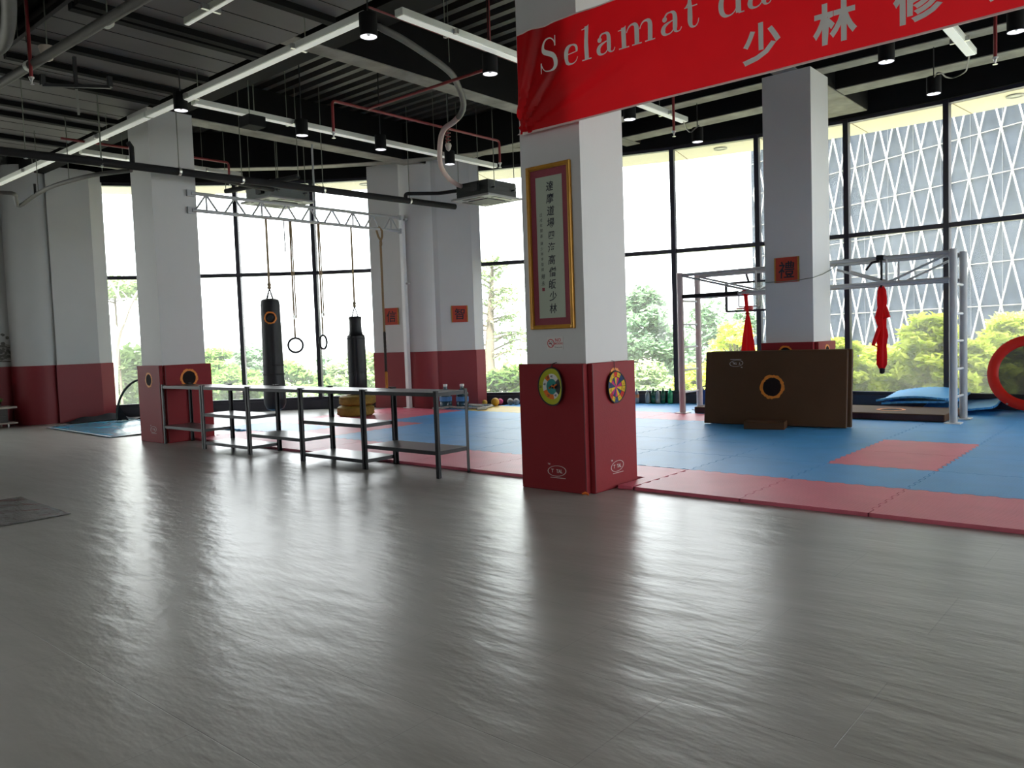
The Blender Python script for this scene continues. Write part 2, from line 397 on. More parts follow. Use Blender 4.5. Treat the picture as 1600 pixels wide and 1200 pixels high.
def emblem(parent, P, r):
    a = MB(); ring2d(a, P, r * .76, r, 48, .045, .003); a.build('emblem_ring', M_orange, parent, label='orange flame ring emblem')
    b = MB(); disc2d(b, P, r * .76, 32, .0025); b.build('emblem_center', M_emblack, parent, label='dark disc inside the orange ring')
def logo(parent, P, wd, flip=False):
    s = -1 if flip else 1
    Q = (lambda x, y, k=0: P(s * x, s * y, k))
    a = MB(); h = wd * .235
    ring2d(a, Q, h * .92, h, 48, 0, .003, ex=2.15, shear=.14)
    def tx(t, x, y, hh, sx=1.0):
        vv, ff = text_geo(t, .02); a.add([Q(x + p.x * hh * sx, y + p.y * hh, .003) for p in vv], ff)
    tx('T', -wd * .24, 0, wd * .22); tx('TAL', wd * .13, 0, wd * .22, .85); tx('TM', -wd * .42, h * 1.2, wd * .1)
    a.add([Q(-wd * .36, -h * 1.3, .003), Q(wd * .46, -h * 1.3, .003), Q(wd * .46, -h * 1.2, .003), Q(-wd * .36, -h * 1.2, .003)], [(0, 1, 2, 3)])
    a.build('logo', M_print, parent, label='pale printed oval logo')

# ------------------------------------------------------------------ the setting
def struct(mb, name, m, label, cat, parent=None, smooth=False):
    o = mb.build(name, m, parent, smooth)
    if parent is None: tag(o, label, cat, kind='structure')
    return o
FV = [(-16.1, -.8), (-14.25, 1.95), (-12.97, 3.28), (-11.79, 4.42), (-10.1, 5.6), (-8.75, 6.27), (-6.55, 7.2), (-4.87, 7.79), (-3.33, 8.165), (-1.8, 8.36), (-.24, 8.36), (1.35, 8.2), (3.0, 7.9), (4.7, 7.4), (6.6, 6.7), (9.0, 5.6)]
ZB, ZT, ZH = .2, 2.975, 4.96       # bottom of the glass, transom, head
def fnorm(i):
    a = Vector(FV[i] + (0,)); b = Vector(FV[i + 1] + (0,)); t = (b - a).normalized(); return a, b, t, Vector((-t.y, t.x, 0))   # outward normal
def off(i, d):                       # facade vertex moved outward by d
    ns = []
    for k in (i - 1, i):
        if 0 <= k < len(FV) - 1: ns.append(fnorm(k)[3])
    n = sum(ns, Vector((0, 0, 0))).normalized()
    c = n.dot(ns[0]); return Vector(FV[i] + (0,)) + n * (d / max(c, .5))

def hall_poly(d):
    return [(-15.6, -14.2), (10.1, -14.2), (10.1, 5.7)] + [(off(i, d).x, off(i, d).y) for i in range(len(FV) - 1, -1, -1)] + [(-15.6, -.8)]
fl = MB().prism(hall_poly(.12), -.35, 0)
fo = struct(fl, 'floor', M_floor, 'glossy grey vinyl floor of wide faint planks', 'floor')

# walls outside the picture that close the hall, and the short piece of wall at the far left
wb = MB()
for a in ((-15.6, -2.0, 0, 5.9), (2.0, 10.1, 0, 5.9), (-2.0, 2.0, 3.6, 5.9), (-2.0, 2.0, 0, 1.0)): wb.box(a[0], a[1], -14.2, -14, a[2], a[3])
struct(wb, 'wall_back', M_white, 'white back wall behind the viewpoint with an opening added for fill light', 'wall')
e = empty('window_30', (-.5, -14.1, 1.0), 'unseen window added in the back wall for fill light', 'window', kind='structure')  # added behind the viewpoint to brighten the pillar fronts and floor
fr = MB()
for x in (-2, 0, 2): fr.bar((x, -14.1, 1.0), (x, -14.1, 3.6), .08, .12)
fr.build('window_frame', M_frame, e)
MB().add([(-2, -14.1, 1.0), (2, -14.1, 1.0), (2, -14.1, 3.6), (-2, -14.1, 3.6)], [(0, 1, 2, 3)]).build('glass_pane', M_glass, e)
wr = MB(); wr.box(9.9, 10.1, -14, 0, 0, 5.9)
struct(wr, 'wall_right', M_white, 'white side wall beyond the right of the view', 'wall')
wlb = MB()
for a in ((-2.3, -.3, 0, 5.9), (-14, -5.0, 0, 5.9), (-5.0, -2.3, 4.9, 5.9), (-5.0, -2.3, 0, .2)): wlb.box(-15.6, -15.4, a[0], a[1], a[2], a[3])
wl = struct(wlb, 'wall_left', M_white, 'white left wall with red lower padding and an ink landscape', 'wall')
e = empty('window_31', (-15.5, -3.65, .2), 'tall window in the left wall outside the view', 'window', kind='structure')
fr = MB()
for y in (-5.0, -3.65, -2.3): fr.bar((-15.5, y, .2), (-15.5, y, 4.9), .09, .12)
fr.build('window_frame', M_frame, e)
MB().add([(-15.5, -5.0, .2), (-15.5, -2.3, .2), (-15.5, -2.3, 4.9), (-15.5, -5.0, 4.9)], [(0, 1, 2, 3)]).build('glass_pane', M_glass, e)
struct(MB().box(-15.398, -15.36, -2.3, -.3, 0, 1.18), 'wall_padding', M_redpaint, None, None, wl)

# window bays: frame + panes, each bay its own window
for i in range(len(FV) - 1):
    a, b, t, n = fnorm(i)
    e = empty('window_%d' % (i + 1), (a.x, a.y, 0), 'tall dark framed window bay with one transom', 'window', kind='structure')
    fr = MB()
    fr.bar(a + Vector((0, 0, ZB)), a + Vector((0, 0, ZH)), .085, .13, up=n)
    for z, h in ((ZB + .03, .08), (ZT, .075), (ZH - .02, .07)):
        fr.bar(a + Vector((0, 0, z)) + t * .04, b + Vector((0, 0, z)) - t * .04, .11, h)
    fr.build('window_frame', M_frame, e)
    for z0, z1 in ((ZB + .07, ZT - .035), (ZT + .035, ZH - .05)):
        p = MB(); c0 = a + t * .04 + n * .01; c1 = b - t * .04 + n * .01
        p.add([c0 + Vector((0, 0, z0)), c1 + Vector((0, 0, z0)), c1 + Vector((0, 0, z1)), c0 + Vector((0, 0, z1))], [(0, 1, 2, 3)])
        p.build('glass_pane', M_glass, e)
# right-hand windows of the side that runs back past the viewpoint
for i, (y0, y1) in enumerate(((5.6, 2.8), (2.8, 0))):
    e = empty('window_%d' % (20 + i), (9.95, y0, 0), 'tall dark framed side window outside the view', 'window', kind='structure')
    fr = MB(); fr.bar((9.95, y1, 0), (9.95, y1, ZH), .09, .13)
    for z in (ZB, ZT, ZH): fr.bar((9.95, y0, z), (9.95, y1, z), .1, .08)
    fr.build('window_frame', M_frame, e)
    MB().add([(9.95, y0, ZB), (9.95, y1, ZB), (9.95, y1, ZH), (9.95, y0, ZH)], [(0, 1, 2, 3)]).build('glass_pane', M_glass, e)
struct(MB().box(9.9, 10.1, 0, 5.6, ZH, 5.9), 'wall_right_header', M_black, 'black header above the side windows', 'wall')
struct(MB().box(8.95, 10.1, 5.5, 5.75, 0, 5.9), 'wall_corner', M_white, 'white corner pier outside the view', 'wall')

pl = MB(); hd = MB()
N_ = len(FV)
def strip_solid(mb, d0, d1, z0, z1, i0=0, i1=None):
    i1 = N_ - 1 if i1 is None else i1
    vv = []; ff = []; k = 0
    for i in range(i0, i1 + 1):
        p = off(i, d0); q = off(i, d1)
        vv += [(p.x, p.y, z0), (q.x, q.y, z0), (q.x, q.y, z1), (p.x, p.y, z1)]
    for j in range(i1 - i0):
        o_ = 4 * j
        for s_ in range(4): ff.append((o_ + s_, o_ + (s_ + 1) % 4, o_ + 4 + (s_ + 1) % 4, o_ + 4 + s_))
    ff += [(0, 1, 2, 3), tuple(4 * (i1 - i0) + s_ for s_ in (3, 2, 1, 0))]
    mb.add(vv, ff)
strip_solid(pl, -.10, .12, 0, ZB + .01)
struct(pl, 'trim_1', M_frame, 'low black plinth under the window glass', 'trim')
strip_solid(hd, -.12, .2, ZH, 5.9)
struct(hd, 'wall_header', M_black, 'black painted wall band above the window heads', 'wall')
sf = MB(); strip_solid(sf, .06, 1.25, ZH + .0, ZH + .4)
so = struct(sf, 'ceiling_soffit', M_cream, 'cream outdoor soffit over the windows', 'ceiling')
gj = MB(); rg = MB(); lp = MB()
for i in range(1, N_ - 1):
    a, b, t, n = fnorm(i)
    m_ = (a + b) / 2
    gj.bar(a + n * .1 + Vector((0, 0, ZH - .002)), a + n * 1.22 + Vector((0, 0, ZH - .002)), .012, .006)
    if i in (3, 5, 7, 8, 10): 
        c = m_ + n * .62
        rg.lathe([(.085, ZH - .02), (.13, ZH - .02), (.13, ZH + .01), (.085, ZH + .01)], 20, Matrix.Translation((c.x, c.y, 0)), cap=False)
        lp.lathe([(.085, ZH - .012), (.01, ZH - .005)], 16, Matrix.Translation((c.x, c.y, 0)))
strip = MB()
strip_solid(strip, .28, .29, ZH - .004, ZH + .004); strip.build('joint_line', M_stitch, so)
gj.build('panel_joint', M_stitch, so); rg.build('light_ring', M_acpanel, so); lp.build('light_lens', M_white, so)

# ceiling: dark ribbed metal deck
dk = MB(); prof = []; y = -14.0
while y < 8.2:
    for dy, z in ((0, 5.72), (.10, 5.72), (.13, 5.80), (.23, 5.80)): prof.append((y + dy, z))
    y += .26
vv = []; ff = []
def hall_span(y):
    xs = []
    for k in range(len(FV) - 1):
        (ax, ay), (bx, by) = FV[k], FV[k + 1]
        if (ay - y) * (by - y) <= 0 and ay != by: xs.append(ax + (bx - ax) * (y - ay) / (by - ay))
    lo = -15.6 if y < -.8 else (min(xs) if xs else -1.8); hi = 10.0 if y < 5.6 else (max(xs) if xs else -.2)
    return lo, max(hi, lo + .01)
for py, pz in prof: vv += [(hall_span(py)[0], py, pz), (hall_span(py)[1], py, pz)]
for j in range(len(prof) - 1): ff.append((2 * j, 2 * j + 2, 2 * j + 3, 2 * j + 1))
dk.add(vv, ff)
dk.prism(hall_poly(1.25), 5.9, 6.2)
struct(dk, 'ceiling', M_deck, 'dark ribbed metal deck ceiling', 'ceiling')

BZ = 5.0
def beam(name, x0, x1, y0, y1, label, z1=5.71, bare=True):
    o = struct(MB().box(x0, x1, y0, y1, BZ + (.012 if bare else 0), z1), name, M_black, label, 'beam')
    if not bare: return
    MB().box(x0 + .012, x1 - .012, y0 + .012, y1 - .012, BZ, BZ + .012).build('beam_underside', M_conc, o, label='bare pale concrete underside')
for k, (x0, x1) in enumerate(((-13.4, -13.0), (-9.5, -9.1), (-5.52, -5.2), (-1.78, -1.42), (2.2, 2.55), (5.9, 6.3))):
    ye = {0: 2.5, 1: 5.3, 2: 7.2}.get(k, 8.0 if k < 4 else 7.0)
    beam('ceiling_beam', x0, x1, -13.9, ye if k != 3 else 5.86, 'black ceiling beam running towards the windows')
for y0, y1, xa, xb in ((-.3, .12, -15.3, 9.8), (5.36, 5.66, -8.4, 8.8), (6.55, 6.95, -6.6, 6.0)):
    xs = [xa] + [q for (x0, x1) in ((-13.4, -13.0), (-9.5, -9.1), (-5.52, -5.2), (-2.05, -1.38) if y0 > 6 else (-1.78, -1.42), (2.2, 2.55), (5.9, 6.3)) for q in (x0, x1) if xa < x0 and x1 < xb] + [xb]
    for j in range(0, len(xs) - 1, 2):
        beam('ceiling_beam', xs[j], xs[j + 1], y0, y1, 'black ceiling beam running along the hall', bare=y0 > 0)
ce = MB(); strip_solid(ce, -1.25, -.95, BZ + .012, 5.71, 1, 6)
co = struct(ce, 'ceiling_beam', M_black, 'black curved beam just inside the left windows', 'beam')
cu = MB(); strip_solid(cu, -1.24, -.96, BZ - .002, BZ + .012, 1, 6); cu.build('beam_underside', M_conc, co, label='bare pale concrete underside')
# wide beam from the right pillar to the windows
beam('ceiling_beam', -2.05, -1.38, 5.87, 8.15, 'broad beam between the right pillar and the windows')

# lowered grey ceiling boards with black joists at the upper left
cb = MB().box(-13.0, -2.0, -2.62, -.47, 4.99, 5.04)
cbo = struct(cb, 'ceiling_boards', M_board, 'lowered dark grey ceiling boards on black joists', 'ceiling')
jx = [-12.9, -11.9, -10.52, -9.95, -8.57, -7.92, -7.19, -5.98, -5.82, -4.45, -3.3, -2.2]
for x in jx:
    MB().box(x - .05, x + .05, -2.62, -.47, 4.92, 4.99).build('joist', M_can, cbo)
bj = MB()
for k in range(24):
    x = -12.9 + k * .46
    bj.box(x - .003, x + .003, -2.62, -.47, 4.986, 4.9905)
bj.build('board_seam', M_black, cbo)

# pillars
def pillar(name, x0, x1, y0, y1, z1, label):
    return struct(MB().box(x0, x1, y0, y1, 0, z1), name, M_white, label, 'pillar')
P1 = pillar('pillar_middle', -1.92, -1.25, -.37, .31, BZ - .0, 'square white pillar at the centre with a framed scroll')
P2 = pillar('pillar_left', -9.64, -8.97, -.45, .24, BZ, 'square white pillar at left behind the shelves')
P3 = pillar('pillar_right', -1.94, -1.25, 5.15, 5.84, BZ, 'square white pillar behind the leaning brown mats')
def column(name, poly, cyl, label, padz=1.18):
    e = empty(name, (cyl[0], cyl[1], 0), label, 'column', kind='structure')
    for k, pg in enumerate(poly):
        MB().prism(pg, 0, 5.15).build('pier', M_white, e)
    MB().lathe([(cyl[2], 0), (cyl[2], 5.15)], 48, Matrix.Translation((cyl[0], cyl[1], 0))).build('column_shaft', M_white, e, smooth=True)
    d = .012
    pb = MB(); pb.lathe([(cyl[2] + d, 0), (cyl[2] + d, padz)], 48, Matrix.Translation((cyl[0], cyl[1], 0)))
    pb.build('column_padding', M_redpaint, e, smooth=True, label='red padded lower part')
    for pg in poly:
        cx = sum(p[0] for p in pg) / len(pg); cy = sum(p[1] for p in pg) / len(pg)
        q = [(p[0] + (p[0] - cx) / math.hypot(p[0] - cx, p[1] - cy) * d * 1.6, p[1] + (p[1] - cy) / math.hypot(p[0] - cx, p[1] - cy) * d * 1.6) for p in pg]
        MB().prism(q, 0, padz).build('pier_padding', M_redpaint, e, label='red padded lower part')
column('column_left', [[(-14.60, .10), (-14.54, .90), (-14.64, 1.2), (-15.25, .5)]], (-15.17, -.02, .5), 'round white column with a flat pier, red below')
column('column_back', [[(-10.62, 5.0), (-9.7, 5.28), (-9.85, 5.7), (-10.5, 5.25)], [(-9.2, 5.3), (-9.0, 5.45), (-8.55, 5.98), (-8.5, 6.2), (-8.7, 6.22), (-9.5, 5.85)]], (-9.52, 5.52, .46), 'round white column between two piers at the windows', 1.19)

# ------------------------------------------------------------------ foam floor tiles
def fac_inside(p):
    return all((Vector((p[0], p[1], 0)) - fnorm(i)[0]).dot(fnorm(i)[3]) <= -.105 + 1e-6 for i in range(N_ - 1))
def clip_fac(poly):
    for i in range(N_ - 1):
        a, b, t, n = fnorm(i); out = []
        f = lambda p: (Vector((p[0], p[1], 0)) - a).dot(n) + .105
        for k in range(len(poly)):
            p, q = poly[k], poly[(k + 1) % len(poly)]; fp, fq = f(p), f(q)
            if fp <= 0: out.append(p)
            if (fp <= 0) != (fq <= 0):
                s = fp / (fp - fq); out.append((p[0] + (q[0] - p[0]) * s, p[1] + (q[1] - p[1]) * s))
        poly = out
        if len(poly) < 3: return []
    return poly
def edge_path(p, q, teeth=12, amp=.012, flat=False):
    # jigsaw edge from p to q (canonical direction), shared by both neighbours
    p = Vector(p); q = Vector(q)
    if flat: return [tuple(p)]
    t = q - p; n = Vector((-t.y, t.x)); pts = []
    for k in range(teeth):
        s0 = k / teeth; s1 = (k + 1) / teeth; a = amp if k % 2 else -amp
        pts.append(tuple(p + t * (s0 + .012) + n * a)); pts.append(tuple(p + t * (s1 - .012) + n * a))
    return [tuple(p)] + pts
def tile_poly(i, j, g=.0025):
    e = []
    fl_ = lambda yy: yy == 0
    bot = edge_path((i, j), (i + 1, j), flat=fl_(j)); rgt = edge_path((i + 1, j), (i + 1, j + 1))
    top = edge_path((i, j + 1), (i + 1, j + 1)) + [(i + 1, j + 1)]; lft = edge_path((i, j), (i, j + 1)) + [(i, j + 1)]
    return bot + rgt + list(reversed(top[1:])) + list(reversed(lft[1:]))
TH = .032; Y0 = -.05
def tile_kind(i, j):
    if j == 0: return 'red'
    if i == 0 and j in (2, 3): return 'red'
    if j == 5 and -6 <= i <= -3: return 'red'
    if i in (-10, -9) and j in (2, 3, 4): return 'red'
    if i == -8 and j in (1, 2): return 'red'
    if i in (-8, -7) and j == 5: return 'yellow'
    return 'blue'
lab = {'red': 'rose red jigsaw foam tile in the front row beside the grey floor', 'blue': 'blue jigsaw foam tile of the training floor',
       'yellow': 'yellow jigsaw foam tile near the coiled rope by the windows'}
blockers = [(-1.92, -1.25, -.37, .31)]
for i in range(-10, 7):
    for j in range(0, 9):
        if i < -9 and j < 1: continue
        if (i, j) in ((-10, 5), (-9, 6)): continue
        pg = clip_fac(tile_poly(i, j))
        if len(pg) < 3: continue
        ar = abs(sum(pg[k][0] * pg[(k + 1) % len(pg)][1] - pg[(k + 1) % len(pg)][0] * pg[k][1] for k in range(len(pg)))) / 2
        if ar < .06: continue
        k = tile_kind(i, j)
        cx, cy = i + .5, j + .5
        pg = [(cx + (x - cx) * .994, (Y0 if (j == 0 and y < .02) else cy + (y - cy) * .994)) for x, y in pg]
        # leave room for the pillars and the padding around them
        mb = MB()
        if (i, j) in ((-2, 0), ):       # cut the corner where the middle pillar and its pads stand
            pg = [(-1.0, Y0), (-1.0, 1.0), (-1.99, 1.0), (-1.99, .42), (-1.15, .42), (-1.15, Y0)]
        if (i, j) == (-2, 5): pg = [(-1.0, 5.002), (-1.0, 5.998), (-1.17, 5.998), (-1.17, 5.07), (-1.998, 5.07), (-1.998, 5.002)]
        if (i, j) == (-10, 4): pg = [(-9.998, 4.002), (-9.002, 4.002), (-9.002, 4.998), (-9.998, 4.998)]
        if (i, j) == (-9, 5): pg = [(-8.9, 5.002), (-8.002, 5.002), (-8.002, 5.998), (-8.45, 5.998), (-8.95, 5.36)]
        if (i, j) in ((-10, 0), (-9, 0)): 
            pg = [(-8.0, Y0), (-8.0, 1.0), (-9.0, 1.0), (-9.0, .36), (-8.88, .36), (-8.88, Y0)] if i == -9 else [(-9, .36), (-9, 1), (-10, 1), (-10, .36)]
        if (i, j) in ((-2, 0), (-2, 5), (-10, 4), (-9, 5), (-10, 0), (-9, 0)):
            pg = [(cx + (x - cx) * .97, Y0 if y == Y0 else cy + (y - cy) * .97) for x, y in pg]
        lv = lab[k]
        if k == 'red' and j > 0:
            lv = {0: 'rose red foam tile of the pair lying alone in the blue floor', 5: 'rose red foam tile in the row before the bottles at the windows'}.get(i if i == 0 else j, 'rose red foam tile near the yellow tyres and hanging bag')
        mm = {'red': F_red, 'blue': F_blue, 'yellow': F_yellow}[k]
        o = MB().prism(pg, 0.001, TH).build('foam_tile', mm)
        tag(o, lv, 'floor tile', 'jigsaw foam floor tiles, ' + (k if not (k == 'red' and j > 0) else 'red away from the front row'))

# ------------------------------------------------------------------ pads strapped to the pillars
def pad(x0, x1, y0, y1, z0, z1, label, face, em=None, lg=None):
    o = MB().box(x0, x1, y0, y1, z0, z1, ch=.008).build('wall_pad', M_pad, smooth=False)
    tag(o, label, 'wall pad', 'red pads on the pillars')
    if face == 'y':
        P = lambda x, z: frame_on((x, y0, z), (1, 0, 0), (0, 0, 1))
        sm = MB(); sm.box(x1 - .012, x1 - .004, y0 - .002, y0 + .02, z0 + .01, z1 - .01)
    else:
        P = lambda y, z: frame_on((x1, y, z), (0, 1, 0), (0, 0, 1))
        sm = MB(); sm.box(x1 - .02, x1 + .002, y0 + .004, y0 + .012, z0 + .01, z1 - .01)
    sm.build('edge_seam', M_padedge, o)
    for e in em or []: emblem(o, P(e[0], e[1]), e[2])
    for l in lg or []: logo(o, P(l[0], l[1]), l[2])
    return o
pad(-1.975, -1.235, -.432, -.372, 0, 1.155, 'red pad on the front of the centre pillar, behind the lime dartboard', 'y', [], [(-1.56, .185, .21)])
pad(-1.248, -1.19, -.366, .335, 0, 1.155, 'red pad on the right side of the centre pillar, behind the small dartboard', 'x', [(-.01, 1.0, .10)], [(-.01, .2, .21)])
pad(-9.68, -8.955, -.512, -.452, 0, 1.175, 'red pad on the narrow front face of the pillar behind the shelves', 'y', [(-9.3, .955, .115)], [(-9.24, .2, .2)])
pad(-8.968, -8.91, -.445, .30, 0, 1.175, 'red pad on the right face of the pillar behind the shelves', 'x', [(-.07, .965, .14)])
pad(-1.99, -1.235, 5.085, 5.148, 0, 1.205, 'red pad on the front of the pillar behind the brown mats', 'y', [(-1.63, 1.05, .11)])
pad(-1.248, -1.185, 5.15, 5.86, 0, 1.205, 'red pad on the bright right face of the pillar behind the brown mats', 'x', [(5.5, 1.05, .11)])

# ------------------------------------------------------------------ framed scroll, signs, plaques on the pillars
def scroll():
    y = -.372
    x0, x1, z0, z1 = -1.838, -1.345, 1.470, 2.94
    r = empty('framed_scroll', ((x0 + x1) / 2, y, z0), 'tall gold framed scroll of black brush calligraphy on the centre pillar', 'picture')
    f = MB(); wd = .03
    for a in ((x0, x0 + wd, z0, z1), (x1 - wd, x1, z0, z1), (x0 + wd, x1 - wd, z0, z0 + wd), (x0 + wd, x1 - wd, z1 - wd, z1)):
        f.box(a[0], a[1], y - .035, y, a[2], a[3], ch=.006)
    f.build('picture_frame', M_gold, r)
    g = MB()
    for a in ((x0 + wd, x0 + wd + .008, z0 + wd, z1 - wd), (x1 - wd - .008, x1 - wd, z0 + wd, z1 - wd), (x0 + wd, x1 - wd, z0 + wd, z0 + wd + .008), (x0 + wd, x1 - wd, z1 - wd - .008, z1 - wd)):
        g.box(a[0], a[1], y - .026, y, a[2], a[3])
    g.build('inner_lip', M_gold, r)
    MB().box(x0 + .02, x1 - .02, y - .012, y, z0 + .02, z1 - .02).build('silk_mount', M_mount, r)
    px0, px1, pz0, pz1 = x0 + .098, x1 - .098, z0 + .10, z1 - .105
    MB().box(px0, px1, y - .014, y - .011, pz0, pz1).build('paper_sheet', M_paper, r)
    main = MB(); yy = y - .0155; X = (1, 0, 0); Z = (0, 0, 1)
    chars = '達摩道場四海高僧皈少林'
    zs = [2.745 - k * (2.745 - 1.655) / 10 for k in range(11)]
    for c, z in zip(chars, zs):
        put_text(main, c, (x0 + .262 + random.uniform(-.004, .004), yy, z), X, Z, .092 if c != '四' else .078, .012, .92, .10)
    main.build('main_lettering', M_ink, r, label='large black calligraphy column')
    sm = MB(); col = '戊戌年開基歸少林寺指揮'; zz = 2.50
    for k, c in enumerate(col):
        put_text(sm, c, (x0 + .15, yy, zz - k * .047 - (.02 if k > 4 else 0)), X, Z, .034, .002, .9, .1)
    for k, c in enumerate('釋永'): put_text(sm, c, (x0 + .155, yy, 1.945 - k * .06), X, Z, .05, .002, .9, .1)
    sm.build('side_lettering', M_ink, r, label='small black inscription column')
    MB().box(x0 + .14, x0 + .168, y - .0165, y - .0140, 1.815, 1.845).build('seal_stamp', M_mount, r, label='small red seal')
scroll()

def nosmoking():
    y = -.371; x0, x1, z0, z1 = -1.675, -1.49, 1.285, 1.395
    r = MB().box(x0, x1, y - .004, y + .0, z0, z1).build('no_smoking_sign', M_signwhite)
    tag(r, 'small white and red NO SMOKING sign under the framed scroll', 'sign')
    a = MB(); P = frame_on((x0 + .045, y - .004, (z0 + z1) / 2), (1, 0, 0), (0, 0, 1))
    ring2d(a, P, .032, .04, 32, 0, .001)
    a.add([P(-.026, .022, .001), P(-.021, .027, .001), P(.026, -.022, .001), P(.021, -.027, .001)], [(0, 1, 2, 3)])
    put_text(a, 'NO', (x0 + .128, y - .005, z1 - .026), (1, 0, 0), (0, 0, 1), .042, .02)
    put_text(a, 'SMOKING', (x0 + .132, y - .005, z1 - .058), (1, 0, 0), (0, 0, 1), .026, .02, .85)
    a.build('sign_print', M_signred, r, label='red circle and lettering')
    b = MB()
    b.add([P(-.022, -.006, .0015), P(.012, -.006, .0015), P(.012, .002, .0015), P(-.022, .002, .0015)], [(0, 1, 2, 3)])
    b.add([P(.013, .004, .0015), P(.018, .004, .0015), P(.014, .022, .0015), P(.009, .022, .0015)], [(0, 1, 2, 3)])
    put_text(b, 'Dilarang merokok', (x0 + .132, y - .005, z0 + .018), (1, 0, 0), (0, 0, 1), .016, .01, .75)
    b.build('cigarette_print', M_ink, r, label='black cigarette and small print')
nosmoking()

def plaque(ch, o, xd, label, s=.355):
    xd = Vector(xd).normalized(); P = frame_on(o, xd, (0, 0, 1)); n = xd.cross(Vector((0, 0, 1)))
    r = empty('calligraphy_plaque', o, label, 'plaque', 'square one-character plaques on the pillars')
    h = s / 2
    def slab(a, x0, x1, y0, y1, k0, k1):
        a.add([P(x0, y0, k0), P(x1, y0, k0), P(x1, y1, k0), P(x0, y1, k0), P(x0, y0, k1), P(x1, y0, k1), P(x1, y1, k1), P(x0, y1, k1)],
              [(0, 3, 2, 1), (4, 5, 6, 7), (0, 1, 5, 4), (1, 2, 6, 5), (2, 3, 7, 6), (3, 0, 4, 7)]); return a
    slab(MB(), -h, h, -h, h, .001, .016).build('plaque_board', M_plaque, r)
    b = MB(); slab(b, -h, -h + .018, -h, h, .0, .021); slab(b, h - .018, h, -h, h, .0, .021)
    b.build('gold_edge', M_gold, r)
    t = MB(); put_text(t, ch, P(0, 0, .018), xd, (0, 0, 1), s * .72, .01, .95, .08); t.build('lettering', M_ink, r)
plaque('禮', (-1.615, 5.149, 2.24), (1, 0, 0), 'red square plaque on the front of the right pillar, above the brown mats')
d1 = Vector((.9, .28, 0)).normalized(); p1 = Vector((-10.42, 5.0, 0)) + Vector((.17, .062, 0)); n1 = Vector((d1.y, -d1.x, 0))
_a = Vector((-10.62, 5.0, 0)); _b = Vector((-9.7, 5.28, 0)); _d = (_b - _a).normalized(); _n = Vector((_d.y, -_d.x, 0))
_q = onplane(612, 494.5, _a, _b); plaque('信', tuple(_q + _n * .002), tuple(_d), 'red square plaque beside the hanging climbing rope')
_a = Vector((-9.0, 5.45, 0)); _b = Vector((-8.55, 5.98, 0)); _d = (_b - _a).normalized(); _n = Vector((_d.y, -_d.x, 0))
_q = onplane(718, 490.5, _a, _b); plaque('智', tuple(_q + _n * .002), tuple(_d), 'red square plaque on the back pier near the white pole, right of the column', .34)

